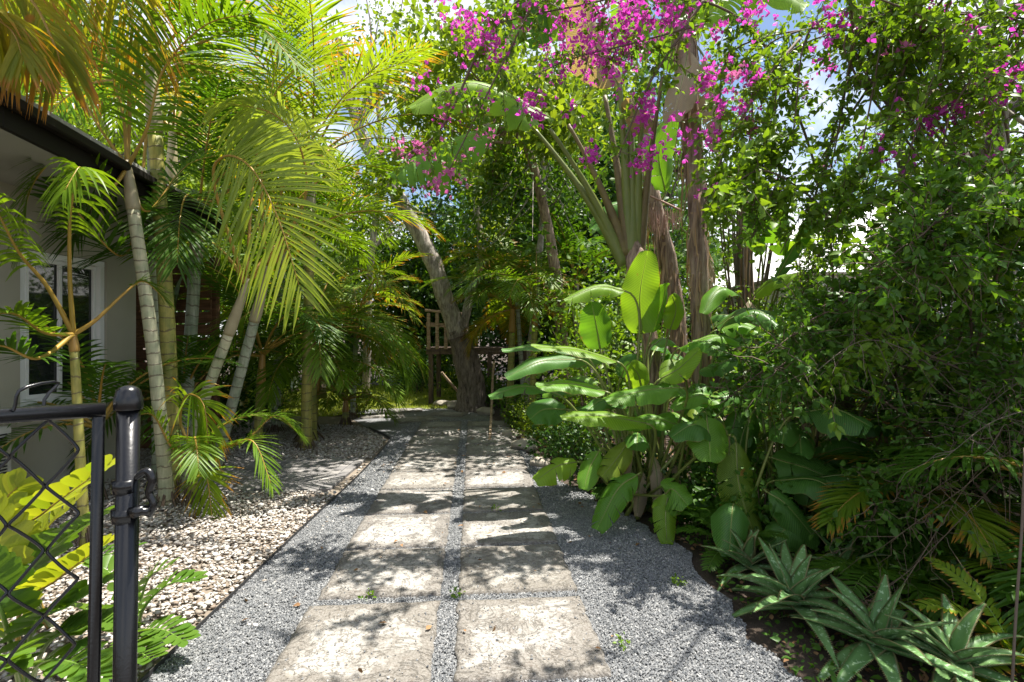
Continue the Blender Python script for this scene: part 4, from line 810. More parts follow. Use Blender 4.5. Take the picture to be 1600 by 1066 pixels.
tree('light leaved tree whose branches hang in from the top centre', (.2, 8.6, 0), 6.8, 2.2, 10000, .12, 'tree_l', 'bark_red', .10, group='trees behind the path', trunk=[(1.0, 9.6, 0), (.8, 9.4, 2.5), (.3, 8.9, 4.6), (-.4, 8.5, 6.0)], low=.72)
sh = thing('slender_tree', 'slender open tree with bare twigs against the sky', 'tree', (-3.4, 12.2, 0), 'trees behind the path'); mb = MB(); P = poly([(-3.4, 12.2, 0), (-3.3, 12.2, 3), (-3.0, 12, 5.6), (-3.2, 12, 8)], 24); tube(mb, P, [.10, .07, .04], 8, 0, wob=.15); E = []
for k in range(22):
    p0 = P[R.randint(9, 23)]; e = p0 + R.randn(3) * A(1.1, .8, .5) + A(0, 0, .8); C = bez([p0, (p0 + e) / 2 + R.randn(3) * .2, e], 9); tube(mb, C, [.03, .015, .005], 5, 0, caps=False); E += [e, C[6]]
    q = np.repeat(C[4:9], 4, 0); d = rdir(20) * .4; tubes(mb, np.stack([q, q + d * .5 + R.randn(20, 3) * .03, q + d], 1), .006, .002, 3)
mb.build('trunk', M['bark_pale'], sh); leafy(sh, 'crown', E, .5, 900, .085, 'tree_l')
shr = [('leafy shrub with pale variegated leaves behind the lawn', (-3.0, 16.2, 0), 1.0, 1.0, 2200, .12, 'areca_lit'), ('bright green shrub at the back of the lawn', (-1.7, 15.8, 0), .9, .9, 2000, .10, 'tree_l'), ('round green shrub left of the lawn back edge', (-4.8, 16.2, 0), 1.1, 1.2, 1600, .12, 'tree'),  # first shrub takes the sunlit areca leaf colour to look brighter
       ('low green bush at the foot of the dark tree base', gnd(700, 628) + A(.3, .6, 0), .5, .6, 1100, .07, 'tree_l'), ('leafy bush under the timber platform', (-.2, 11.3, 0), .6, .6, 900, .08, 'tree'), ('bush with narrow leaves behind the lawn on the far left', (-6.8, 15.4, 0), 1.1, 1.3, 1500, .12, 'tree'),
       ('dark bush behind the leaning palm stems', (-4.6, 8.0, 0), .8, 1.5, 2400, .09, 'tree_d'), ('dense bush between the clumped palm and the lawn', (-4.9, 10.9, 0), .8, 1.1, 1800, .08, 'tree'), ('feathery green bush at the pebble bend', gnd(560, 652) + A(.0, .1, 0), .35, .75, 1500, .05, 'tree_l'),
       ('low leafy bush right beside the path near the broad leaves', gnd(850, 690), .42, .5, 1600, .05, 'tree_l'), ('small bush hiding the border rocks', gnd(880, 715) + A(.1, 0, 0), .35, .4, 1200, .045, 'tree'), ('leafy bush at the right path edge beyond the border rocks', gnd(805, 668) + A(.15, 0, 0), .4, .5, 1300, .05, 'tree'),
       ('light green bush behind the broad leaf clump', (1.05, 7.2, 0), .7, 2.2, 2200, .08, 'bougl'), ('tall leafy bush below the fan of fronds', (1.9, 8.2, 0), .9, 2.6, 3200, .09, 'tree'), ('dark bush left of the platform', (-2.6, 14.2, 0), .9, 1.5, 1800, .1, 'tree_d')]
for lb, b, w, h, n, z, mt in shr: shrub(lb, b, w, h, n, z, mt, group='shrubs around the path')
# border rocks
for k, (px, py, s, lb) in enumerate([(822, 702, .17, 'rounded pale border rock nearest the broad leaves'), (800, 682, .12, 'small border rock at the right path edge'), (715, 638, .2, 'flat pale rock left of the dark tree base'), (758, 647, .16, 'lumpy rock right of the dark tree base'), (690, 634, .15, 'small rock beyond the far flagstones'), (845, 728, .12, 'low mossy rock by the gravel edge')]):
    g = gnd(px, py); v = ICO[0]; mb = MB(); V, Fc = v.copy(), ICO[1]
    for _ in range(2):
        mid = {}; nf = []; V = list(V)
        def mp_(a, b):
            kk = (min(a, b), max(a, b))
            if kk not in mid: mid[kk] = len(V); V.append(nrm((np.array(V[a]) + np.array(V[b])) / 2))
            return mid[kk]
        for a, b, c in Fc: ab, bc, ca = mp_(a, b), mp_(b, c), mp_(c, a); nf += [(a, ab, ca), (b, bc, ab), (c, ca, bc), (ab, bc, ca)]
        Fc = np.array(nf)
    V = np.array([q * (1 + .35 * noise.noise(Vector(q) * 1.6 + Vector((k * 7, 0, 0)))) for q in V]) * A(1.1, .8, .55) * s + g + A(0, 0, s * .3); mb.add(V, [Fc], 0); tag(mb.build('rock', M['rock'], None, tuple(g)), lb, 'rock', 'rocks along the border')

# ------------------------------------------------------------------ giant bird of paradise trees
def shaggy(root, pts, r, strips=70, L=.7, mat='bark_red'):
    C = poly(pts, 40); mb = MB(); tube(mb, C, r, 16, 0, R.rand(), wob=.3); tr_ = mb.build('trunk', M[mat], root); mb = MB()
    i = R.randint(4, 39, strips); a = R.rand(strips) * 6.28; rr = np.interp(i, np.linspace(0, 39, len(r)), r); o = np.stack([np.cos(a), np.sin(a), 0 * a], -1); K = 6; u = np.linspace(0, 1, K); l = L * R.uniform(.4, 1.2, strips)
    c = C[i][:, None] + o[:, None] * (rr[:, None] * (1.02 + .9 * (u ** 1.4)[None] * R.rand(strips, 1)))[:, :, None]; c[:, :, 2] -= l[:, None] * u[None]; c[:, :, :2] += .02 * np.sin(u * 7)[None, :, None]
    c[:, :, 2] = np.maximum(c[:, :, 2], .02)
    S = np.stack([-np.sin(a), np.cos(a), 0 * a], -1)[:, None] * (R.uniform(.006, .022, strips)[:, None, None]) * np.interp(u, [0, .3, 1], [1, .8, .25])[None, :, None]
    mb.add(np.stack([c - S, c + S], 2), [(grid_faces(K, 2)[None] + (np.arange(strips) * K * 2)[:, None, None]).reshape(-1, 4)], 0, np.repeat(R.rand(strips), K * 2)); mb.build('bark_strip', M['fibre'], tr_)
b0 = at(1022, 560, 5.5) * A(1, 1, 0)
g1 = thing('giant_bird_of_paradise', 'big fan of thick petioles rising from a brown sheathed trunk', 'bird of paradise', b0, 'giant bird of paradise plants')
shaggy(g1, [b0, at(1025, 660, 5.5), at(1020, 560, 5.5), at(1004, 470, 5.5), at(994, 410, 5.5), at(988, 370, 5.5)], [.09, .08, .08, .10, .13, .05], 70, .6)
fan = [((832, 199), (975, 385), .026), ((859, 202), (972, 380), .024), ((888, 195), (978, 370), .024), ((945, 150), (982, 370), .028), ((968, 130), (984, 370), .030), ((985, 150), (988, 370), .034), ((1004, 160), (993, 375), .028), ((1020, 215), (998, 385), .026), ((1035, 120), (998, 385), .022)]
for (tx, ty), (bx, by), r in fan:
    Yt = 5.5 + R.uniform(-.45, .35); mb = MB(); C = bez([at(bx, by + 30, 5.5), at(bx * .68 + tx * .32, by * .6 + ty * .4, 5.5), at(tx, ty, Yt)], 22)
    tube(mb, C, [r * 2.6, r * 2.2, r * 1.5, r * 1.0, r * .8], 10, 0, R.rand()); mb.build('petiole', M['sheath'] if tx in (945, 1020, 1035, 888) else M['petiole'], g1)
up_ = [((862, 185), (740, 130), (640, 168), .38, (0.1, -.8, .5), 'strel_y', 8), ((780, 195), (690, 230), (610, 275), .42, (-.2, -.85, .4), 'strel', 12), ((850, 75), (838, 20), (830, -60), .45, (0, -1, .2), 'strel_d', 4), ((790, 160), (815, 170), (838, 196), .3, (0, -.6, .8), 'strel_y', 1),
       ((1008, 95), (1000, 10), (985, -90), .5, (.2, -1, .1), 'strel', 6), ((968, 135), (925, 60), (905, -40), .45, (-.1, -1, .3), 'strel_dead', 5), ((1045, 115), (1075, 30), (1120, -60), .5, (.3, -1, .2), 'strel', 6), ((1030, 195), (1000, 175), (985, 150), .28, (.4, -.8, .1), 'strel_dead', 2), ((880, 65), (860, 0), (800, -60), .45, (0, -1, .3), 'strel_y', 5)]
for b_, m_, t_, w, N_h, mt, te in up_: strel_leaf(g1, at(*b_, 5.4), at(*b_, 5.4), at(*m_, 5.2), at(*t_, 5.0), w, N_h, mt, te, pet=False, fold=.2, curl=.8)
mb = MB()
for k in range(46):
    q = at(1012 + R.rand() * 52, 322 + R.rand() * 14, 6.0 + R.randn() * .06); tube(mb, [q, q + A(R.randn() * .008, 0, -.10), q + A(R.randn() * .02, 0, -.18 - R.rand() * .08)], .0045, 5, 0, R.rand(), caps=False)
tube(mb, bez([at(1000, 300, 6), at(1030, 312, 6), at(1066, 330, 6)], 8), .012, 6, 0); q0 = at(1040, 325, 6.0)
tag(mb.build('fruit_stalk', M['dryfruit'], None, tuple(q0)), 'hanging pinkish brown tassel of dry fruit stalks between the trunks', 'fruit stalk')
g2 = thing('giant_bird_of_paradise', 'tall straight shaggy trunk with pinkish peeling bark right of the leaf fan', 'bird of paradise', at(1095, 700, 5.2) * A(1, 1, 0), 'giant bird of paradise plants')
shaggy(g2, [at(1100, 700, 5.2) * A(1, 1, 0), at(1098, 650, 5.2), at(1093, 450, 5.2), at(1088, 300, 5.2), at(1075, 150, 5.2), at(1070, 40, 5.2), at(1070, -60, 5.2)], [.095, .09, .085, .09, .095, .11, .11], 170, .7)
for b_, m_, t_, w, N_h, mt, te in [((1070, 30), (1030, -60), (980, -130), .5, (0, -1, .4), 'strel', 5), ((1085, 40), (1180, -30), (1260, 10), .5, (.2, -.9, .5), 'strel_y', 6), ((1075, 80), (1065, 130), (1050, 190), .35, (-.5, -.8, 0), 'strel_dead', 6), ((1100, 90), (1120, 160), (1118, 240), .3, (.5, -.8, 0), 'strel_dead', 7)]:
    strel_leaf(g2, at(1075, 60, 5.2), at(*b_, 5.1), at(*m_, 5.0), at(*t_, 4.9), w, N_h, mt, te)
g3 = thing('giant_bird_of_paradise', 'slimmer shaggy trunk half hidden behind the leaf fan', 'bird of paradise', at(1068, 700, 6.3) * A(1, 1, 0), 'giant bird of paradise plants')
shaggy(g3, [at(1068, 700, 6.3) * A(1, 1, 0), at(1062, 560, 6.3), at(1048, 430, 6.3), at(1025, 330, 6.3), at(1010, 250, 6.3)], [.10, .10, .10, .09, .07], 110, .8)
for b_, m_, t_, w, N_h, mt, te in [((1060, 310), (1090, 290), (1120, 330), .4, (0, -.8, .6), 'strel_d', 3), ((1040, 300), (1030, 240), (1050, 180), .4, (0, -1, .2), 'strel', 3), ((1085, 380), (1100, 420), (1090, 480), .35, (0, -1, .2), 'strel_dead', 8), ((1000, 330), (960, 320), (930, 360), .4, (0, -.8, .5), 'strel_d', 4)]:
    strel_leaf(g3, at(1025, 330, 6.3), at(*b_, 6.2), at(*m_, 6.1), at(*t_, 6.0), w, N_h, mt, te)
b4 = at(1175, 640, 6.6) * A(1, 1, 0); g4 = thing('giant_bird_of_paradise', 'cluster of dry grey stalks and hanging brown leaves right of the tall trunk', 'bird of paradise', b4, 'giant bird of paradise plants')
shaggy(g4, [b4, at(1170, 560, 6.6), at(1165, 420, 6.6), at(1160, 300, 6.6)], [.09, .09, .08, .07], 150, 1.0)
mb = MB()
for k in range(16):
    x = 1120 + R.rand() * 110; tube(mb, bez([at(1168 + R.randn() * 10, 600, 6.5), at(x * .6 + 460, 480, 6.4), at(x, 250 + R.rand() * 100, 6.2 + R.randn() * .2)], 12), [.02, .014, .008], 6, 0, R.rand(), caps=False)
mb.build('stalk', M['twig_pale'], g4)
for b_, m_, t_, w, N_h, mt, te in [((1208, 445), (1262, 350), (1328, 262), .20, (-.75, -.55, .2), 'strel_d', 1), ((1190, 400), (1180, 350), (1190, 290), .24, (-.3, -1, 0), 'strel_d', 4), ((1228, 400), (1225, 350), (1222, 310), .38, (.2, -1, .1), 'strel', 1), ((1235, 400), (1258, 370), (1282, 372), .22, (.2, -.8, .5), 'strel_y', 0),
      ((1170, 470), (1180, 520), (1160, 560), .3, (.2, -1, .1), 'strel_dead', 6), ((1120, 510), (1165, 485), (1235, 500), .30, (0, -.55, .8), 'strel_d', 0), ((1110, 540), (1150, 525), (1175, 540), .22, (0, -1, .5), 'strel_d', 0), ((1180, 460), (1205, 440), (1245, 430), .25, (0, -.8, .6), 'strel_y', 0)]:
    strel_leaf(g4, at(1175, 600, 6.3), at(*b_, 5.6), at(*m_, 5.4), at(*t_, 5.2), w, N_h, mt, te)

# low bird of paradise clump, each leaf where it stands
rt = at(1010, 780, 4.55) * A(1, 1, 0); st = thing('bird_of_paradise', 'large clump of broad green paddle leaves beside the gravel', 'bird of paradise', rt)
SL = [((1003, 522), (1000, 460), (1012, 392), 4.5, .36, (-.25, -1, .1), 'strel_y', 0, .12), ((1018, 520), (1035, 475), (1040, 442), 4.6, .34, (.45, -.9, 0), 'strel', 0, .1), ((1047, 515), (1056, 485), (1050, 460), 4.7, .22, (.2, -1, 0), 'strel_y', 0, .1),
      ((938, 545), (932, 510), (924, 472), 4.5, .31, (0, -1, .15), 'strel', 0, .1), ((976, 455), (935, 448), (882, 470), 4.4, .20, (0, -.60, .8), 'strel_y', 1, .3), ((963, 565), (900, 546), (830, 541), 4.1, .22, (0, -.28, 1), 'strel_y', 0, .3),
      ((945, 612), (890, 600), (838, 604), 4.0, .22, (0, -.45, .9), 'strel', 0, .3), ((1062, 606), (1010, 610), (946, 626), 3.9, .26, (.1, -.42, .9), 'strel', 0, .3), ((1010, 662), (940, 650), (876, 652), 3.9, .25, (0, -.42, .9), 'strel_y', 0, .3), ((1060, 665), (1020, 655), (960, 668), 4.1, .22, (0, -.5, .9), 'strel', 0, .3),
      ((1032, 592), (1062, 575), (1094, 545), 4.2, .20, (-.5, -.7, .5), 'strel_y', 0, .3), ((1003, 606), (997, 585), (985, 568), 4.3, .24, (0, -1, .3), 'strel_y', 0, .1), ((1104, 652), (1108, 685), (1110, 722), 3.9, .34, (-.05, -1, .35), 'strel', 0, .18),
      ((1150, 690), (1155, 760), (1178, 835), 3.9, .30, (-.1, -1, .2), 'strel_old', 14, .1), ((902, 722), (872, 728), (836, 752), 4.3, .22, (0, -.7, .7), 'strel_y', 3, .2), ((936, 705), (922, 730), (912, 765), 4.2, .20, (-.3, -.9, .3), 'strel', 2, .2), ((996, 742), (965, 765), (932, 828), 4.0, .24, (-.2, -.8, .5), 'strel', 5, .2),
      ((982, 690), (965, 715), (940, 745), 4.2, .22, (-.2, -.9, .4), 'strel_old', 3, .2), ((1040, 772), (1052, 765), (1075, 790), 3.9, .26, (0, -.8, .6), 'strel', 3, .2), ((1045, 770), (1040, 800), (1042, 850), 3.9, .2, (0, -1, .3), 'strel_y', 5, .2), ((905, 552), (850, 540), (784, 548), 4.6, .16, (0, -.4, .9), 'strel_d', 0, .3), ((900, 562), (845, 565), (790, 590), 4.5, .22, (0, -.7, .8), 'strel_d', 0, .3),
      ((860, 612), (815, 604), (764, 620), 4.5, .18, (0, -.5, .9), 'strel_d', 0, .3), ((1130, 625), (1090, 618), (1050, 640), 4.2, .22, (0, -.4, .9), 'strel', 0, .3), ((885, 640), (850, 640), (828, 655), 4.6, .3, (0, -.8, .5), 'strel_d', 0, .2), ((970, 590), (980, 570), (1000, 560), 4.6, .2, (0, -1, .3), 'strel_d', 0, .2)]
for k, (b_, m_, t_, Yd, w, Nh, mt, te, fo) in enumerate(SL):
    strel_leaf(st, rt + R.randn(3) * A(.12, .1, 0), at(*b_, Yd), at(*m_, Yd - .06), at(*t_, Yd - .14), w * .94, Nh, mt, te + (k % 3 == 1) * 2, fold=fo, curl=.45)
for k in range(20):
    az = R.rand() * 360; h = R.uniform(.5, 1.5); q = R.uniform(.2, .55); a = math.radians(az); b_ = rt + A(math.cos(a) * q, math.sin(a) * q + .25, h); e = A(math.cos(a), math.sin(a), 0)
    strel_leaf(st, rt + R.randn(3) * A(.1, .1, 0), b_, b_ + e * .22 + A(0, 0, .06), b_ + e * .46 - A(0, 0, .03), .22, (-e[0] * .3, -e[1] * .3 - .3, 1), ['strel_d', 'strel'][k % 2], k % 3)
for k in range(7):       # dead leaves hanging at the foot of the clump
    a = -2.6 + k * .55; e = A(math.cos(a), math.sin(a), 0); b_ = rt + e * .16 + A(0, 0, R.uniform(.3, .6)); strel_leaf(st, rt + e * .05, b_, b_ + e * .10 - A(0, 0, .14), b_ + e * .16 - A(0, 0, b_[2] - .04), .12, (e[0], e[1], .2), 'strel_dead', 5)
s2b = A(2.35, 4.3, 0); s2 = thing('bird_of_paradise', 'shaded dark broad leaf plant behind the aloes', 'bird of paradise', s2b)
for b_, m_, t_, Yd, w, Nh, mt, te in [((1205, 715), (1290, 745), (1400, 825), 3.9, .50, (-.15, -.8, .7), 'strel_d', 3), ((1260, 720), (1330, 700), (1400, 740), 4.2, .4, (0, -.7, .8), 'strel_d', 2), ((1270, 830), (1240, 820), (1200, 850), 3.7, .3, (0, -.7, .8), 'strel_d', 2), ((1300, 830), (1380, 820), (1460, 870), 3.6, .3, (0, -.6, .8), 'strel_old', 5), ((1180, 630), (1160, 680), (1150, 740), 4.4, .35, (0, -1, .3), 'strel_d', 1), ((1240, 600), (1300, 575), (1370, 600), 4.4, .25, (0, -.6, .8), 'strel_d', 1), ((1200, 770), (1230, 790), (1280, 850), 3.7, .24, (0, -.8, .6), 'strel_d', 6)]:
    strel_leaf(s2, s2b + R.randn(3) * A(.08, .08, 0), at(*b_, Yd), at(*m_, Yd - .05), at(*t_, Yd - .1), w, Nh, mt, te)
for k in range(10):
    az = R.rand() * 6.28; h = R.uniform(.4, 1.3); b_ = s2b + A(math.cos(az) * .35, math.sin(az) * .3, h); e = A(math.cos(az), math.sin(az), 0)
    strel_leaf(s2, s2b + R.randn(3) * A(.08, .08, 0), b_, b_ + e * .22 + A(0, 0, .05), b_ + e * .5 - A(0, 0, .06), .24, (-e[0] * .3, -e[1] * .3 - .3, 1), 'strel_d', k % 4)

# aloes
aloe('large spotted aloe with spread leaves touching the gravel', gnd(1242, 962), 19, .52, 1, up=(4, 78)); aloe('spiny aloe nearest the camera in the corner bed', gnd(1372, 1030), 18, .52, 2, up=(0, 72))
aloe('smaller aloe at the left end of the row, half in shade', gnd(1168, 900), 14, .40, 3, up=(5, 82)); aloe('low aloe at the right end of the row under twigs', gnd(1494, 1062), 15, .44, 4, up=(0, 75)); aloe('shaded aloe tucked behind the two large ones', A(2.05, 3.25, 0), 12, .34, 5, up=(15, 80)); aloe('dark little aloe among the fallen fronds', A(2.5, 2.95, 0), 11, .34, 6, up=(10, 80))

# ------------------------------------------------------------------ right side: fence, understorey palms, white neighbour house
for k in range(9):
    y0 = 1.0 + k * 1.3; f = thing('fence_panel', 'dark vertical board fence panel, %s from the near end behind the vines' % ordn[k], 'fence', (4.55, y0, 0), 'fence along the right side'); mb = MB()
    for j in range(9): box(mb, (4.55 + R.randn() * .004, y0 + .07 + j * .143, .85), (.022, .138, 1.72 + R.randn() * .01), 0, .003, rnd=R.rand())
    mb.build('board', M['wood_d'], f, smooth=False); mb = MB(); box(mb, (4.60, y0, .88), (.09, .09, 1.8), 0, .004); mb.build('post', M['wood_d'], f, smooth=False)
nh = thing('neighbour_house', 'white neighbouring house glimpsed through the vines', 'house', (9.8, 11, 0)); mb = MB(); box(mb, (9.6, 12, 1.25), (9.2, 6, 2.6), 0, .01); mb.build('wall', M['nwall'], nh, smooth=False)
mb = MB(); V = [(4.7, 8.6, 2.56), (14.5, 8.6, 2.56), (14.5, 15.4, 2.56), (4.7, 15.4, 2.56), (7.2, 12, 4.5), (12.2, 12, 4.5)]; mb.add(V, [np.array([[0, 1, 5, 4], [2, 3, 4, 5], [3, 2, 1, 0]]), np.array([[1, 2, 5], [3, 0, 4]])], 0); mb.build('roof', M['nwall'], nh, smooth=False)
def upalm(label, base, k, L, leaf, el=(15, 60), **kw): return palm(label, base, A(*base) + A(0, 0, .3), (.06, .05), .2, 'stem_olive', 'shaft', group='shaded palms under the vines', n=34, fronds=crown(k, el, (L * .8, L * 1.1), (50, 90), L=.38 * L / 1.3, leaf=leaf, **kw), name='understorey_palm')
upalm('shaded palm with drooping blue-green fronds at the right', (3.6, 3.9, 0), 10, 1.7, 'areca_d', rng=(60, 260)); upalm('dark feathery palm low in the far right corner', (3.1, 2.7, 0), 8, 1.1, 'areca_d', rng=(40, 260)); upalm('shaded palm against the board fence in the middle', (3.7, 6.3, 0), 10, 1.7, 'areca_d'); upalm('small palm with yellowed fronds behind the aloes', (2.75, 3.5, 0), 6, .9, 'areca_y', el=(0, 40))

# more broad leaves filling the bed edge
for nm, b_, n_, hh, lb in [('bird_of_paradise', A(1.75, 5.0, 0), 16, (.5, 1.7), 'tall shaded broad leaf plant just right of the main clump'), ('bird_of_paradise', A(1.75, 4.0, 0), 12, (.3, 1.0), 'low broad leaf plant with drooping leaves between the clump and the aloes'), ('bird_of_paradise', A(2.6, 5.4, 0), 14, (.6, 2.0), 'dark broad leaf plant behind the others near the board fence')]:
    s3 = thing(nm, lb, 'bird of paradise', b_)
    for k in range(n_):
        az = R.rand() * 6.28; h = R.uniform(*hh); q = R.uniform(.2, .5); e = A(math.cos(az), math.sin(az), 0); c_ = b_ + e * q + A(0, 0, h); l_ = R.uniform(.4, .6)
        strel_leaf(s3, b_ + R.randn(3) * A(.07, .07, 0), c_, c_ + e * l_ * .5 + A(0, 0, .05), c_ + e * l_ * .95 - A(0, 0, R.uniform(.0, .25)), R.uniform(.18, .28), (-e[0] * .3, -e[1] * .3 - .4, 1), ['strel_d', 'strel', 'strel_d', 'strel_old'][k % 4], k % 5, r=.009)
for k, (x, y, L_, n_, mt, lb) in enumerate([(1.42, 4.1, .5, 9, 'areca_d', 'small fern at the gravel edge under the broad leaves'), (1.5, 3.6, .45, 9, 'areca_d', 'fern tuft left of the smallest aloe'), (2.2, 3.1, .6, 10, 'areca_d', 'dark fern rising between the aloes'), (2.6, 3.2, .8, 10, 'areca', 'taller fern behind the large aloe'), (3.0, 2.5, .8, 10, 'areca_d', 'fern filling the corner under the twigs'), (2.3, 2.4, .5, 8, 'areca_y', 'yellowish fern beside the nearest aloe'), (3.4, 3.2, 1.0, 10, 'areca_d', 'large dark fern before the board fence'), (2.1, 4.7, .8, 10, 'areca', 'fern under the tall shaded broad leaves'), (1.0, 5.2, .5, 9, 'areca_d', 'fern on the far side of the clump'), (2.75, 4.4, .9, 10, 'areca_d', 'dark fern deep in the bed behind the shaded leaves')]):
    fn = thing('fern', lb, 'fern', (x, y, 0), 'ferns in the shaded bed')
    for q in range(n_):
        mb = MB(); frond(mb, arc((x, y, .02), q * 137.5 + k * 40, R.uniform(25, 75), L_ * R.uniform(.7, 1.1), R.uniform(60, 100), 14), n=24, L=L_ * .22, w=.022, droop=.15, start=.12, ang=(80, 50), rr=.004, V=.1); mb.build('frond', [M[mt], M['stalk_g']], fn)
lq = R.uniform((1.25, 1.6, .01), (3.6, 5.0, .01), (5200, 3)); lq = lq[inpoly(lq, rp)]; lq[:, 2] += .05 * R.rand(len(lq)); X, Y, Z = axes(nrm(R.randn(len(lq), 3) * A(1, 1, .5)), nrm(R.randn(len(lq), 3) * .5 + A(0, 0, 1))); mb = MB(); inst(mb, LEAF[0], LEAF[1], lq, X, Y, Z, .04 * R.uniform(.4, 1.2, len(lq)))
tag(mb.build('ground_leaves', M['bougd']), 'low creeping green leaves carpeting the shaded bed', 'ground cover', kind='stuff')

# bougainvillea over the path
root1 = A(2.6, 4.6, 0); bg1 = thing('bougainvillea', 'bougainvillea arching over the path covered in magenta blossoms', 'bougainvillea', root1)
Y0 = 4.2
B = lambda px, py, Y, n, sp=.10: (at(px, py, Y), n, sp)
cl = [[B(885, 25, 4.0, 34, .12), B(920, 60, 4.0, 36, .12), B(960, 20, 4.0, 44, .14), B(1000, 45, 4.0, 34, .12), B(1045, 15, 4.0, 34, .12), B(1060, 40, 4, 18), B(930, 90, 4.0, 30, .1), B(880, 85, 4, 20), B(975, 60, 4, 24)],
      [B(740, 45, 3.9, 26, .08), B(765, 70, 3.9, 14, .06), B(712, 20, 3.9, 12), B(735, 80, 3.9, 10, .07), B(830, 155, 3.9, 18, .06), B(840, 185, 3.9, 7, .04), B(755, 160, 3.9, 6), B(700, 170, 3.9, 7), B(660, 128, 3.9, 8, .06), B(800, 30, 3.9, 12)],
      [B(1005, 160, 3.9, 12, .06), B(1000, 185, 3.9, 10, .05), B(1012, 235, 3.9, 20, .07), B(1000, 255, 3.9, 12, .05), B(920, 245, 3.9, 10, .05), B(880, 180, 3.9, 4), B(970, 110, 3.9, 12)],
      [B(1105, 115, 3.8, 10, .05), B(1130, 160, 3.8, 14, .06), B(1125, 105, 3.8, 6), B(1110, 220, 3.8, 8, .05), B(1175, 120, 3.8, 10, .06), B(1125, 290, 3.8, 11, .06), B(1095, 215, 3.8, 6), B(1065, 205, 3.8, 6), B(1180, 15, 3.8, 18, .08), B(1290, 5, 3.7, 12, .06)],
      [B(625, 232, 4.0, 9, .05), B(655, 235, 4.0, 10, .05), B(680, 295, 4.0, 10, .05), B(675, 275, 4, 4), B(745, 225, 4, 4), B(705, 175, 4, 3)],
      [B(1500, 45, 3.2, 12, .05), B(1475, 10, 3.2, 6), B(1565, 125, 3.2, 16, .06), B(1540, 150, 3.2, 8), B(1490, 175, 3.2, 14, .05), B(1455, 190, 3.2, 12, .05), B(1470, 160, 3.2, 6), B(1520, 245, 3.2, 8), B(1395, 240, 3.2, 5), B(1590, 40, 3.2, 6), B(1340, 20, 3.2, 5), B(1280, 75, 3.2, 5), B(1300, 50, 3.3, 4)]]
brs = [([root1, at(1300, 400, 4.4), at(1200, 80, 4.2), at(1050, -10, 4.0), at(900, 10, 3.9), at(760, 40, 3.9)], cl[0]),
       ([at(1050, -10, 4.0), at(850, -40, 3.9), at(830, 10, 3.8), at(770, 130, 3.8), at(700, 270, 3.9)], cl[1]),
       ([at(1100, 0, 3.9), at(1060, 60, 3.9), at(1010, 140, 3.9), at(960, 260, 3.9)], cl[2]),
       ([at(1250, 60, 4.0), at(1200, 120, 3.8), at(1140, 220, 3.8), at(1100, 320, 3.8)], cl[3]),
       ([at(850, -40, 3.9), at(760, 60, 4.0), at(690, 200, 4.0), at(620, 250, 4.0)], cl[4]),
       ([root1, at(1420, 500, 3.8), at(1500, 250, 3.3), at(1480, 60, 3.2), at(1300, -30, 3.3)], cl[5])]
for i, (pts, c_) in enumerate(brs):
    vine_branch(bg1, pts, .013, [48, 26, 16, 30, 16, 50][i], (.15, .42), 22, .054, 'bougl', 'twig', c_, ['bloom', 'bloom', 'bloom', 'bloom', 'bloom_p', 'bloom'][i], .3, s0=.3 if i in (0, 5) else .05, bprob=.02 if i == 5 else .10)
vine_branch(bg1, [at(1090, 40, 3.9), at(980, 70, 3.9), at(900, 90, 3.9), at(830, 120, 3.8)], .008, 30, (.12, .3), 14, .042, 'bougl', 'twig', [B(860, 120, 3.9, 6), B(975, 20, 3.8, 20, .1)], 'bloom', .3)
for i in range(13):      # fine leafy branches hanging over the right-hand side
    x0 = 1130 + i * 38 + R.randn() * 10; Yb = 3.9 - i * .07 + R.randn() * .25
    vine_branch(bg1, [at(1600 - i * 8, 330, 3.6), at(1500 - i * 15, 60, 3.7), at(x0 + 40, 30 + R.rand() * 60, Yb), at(x0, 180 + R.rand() * 60, Yb - .05), at(x0 - 30 + R.randn() * 20, 330 + R.rand() * 80, Yb)], .009, 42, (.15, .45), 19, R.uniform(.04, .062), 'bougl', 'twig', (), 'bloom_p', .35, s0=.30, bprob=.02)
# green vines covering the fence side
root2 = A(3.4, 3.2, 0); vn = thing('vine', 'dense green vine thicket covering the right side above the aloes', 'vine', root2)
for i in range(30):
    u = (i * .618) % 1; x = 1180 + 440 * u; y = 330 + 330 * ((i * .377) % 1); Yb = R.uniform(3.2, 5.0) if x < 1400 else R.uniform(2.7, 4.2)
    b_ = root2 + A(R.uniform(-.6, 1.2), R.uniform(-.8, 2.5), 0); t_ = at(x, y, Yb)
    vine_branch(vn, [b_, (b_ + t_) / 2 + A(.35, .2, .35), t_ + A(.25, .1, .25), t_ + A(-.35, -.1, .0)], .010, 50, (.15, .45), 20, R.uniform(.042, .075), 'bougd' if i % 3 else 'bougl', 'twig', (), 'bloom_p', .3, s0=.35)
for i in range(14):     # lower curtain of leaves at the right
    x = 1330 + 300 * ((i * .618) % 1); y = 560 + 300 * ((i * .377) % 1); Yb = R.uniform(2.9, 3.7); t_ = at(x, y, Yb); b_ = root2 + A(R.uniform(-.2, .8), R.uniform(-.8, .6), 0)
    vine_branch(vn, [b_, (b_ + t_) / 2 + A(.3, .1, .5), t_ + A(.2, .1, .15), t_ + A(-.2, -.1, -.1)], .008, 44, (.12, .36), 18, R.uniform(.04, .07), 'bougd' if i % 3 else 'bougl', 'twig', (), 'bloom_p', .4, s0=.3)
root3 = A(2.9, 6.3, 0); v3 = thing('vine', 'leafy vine climbing behind the tall shaggy trunk', 'vine', root3)
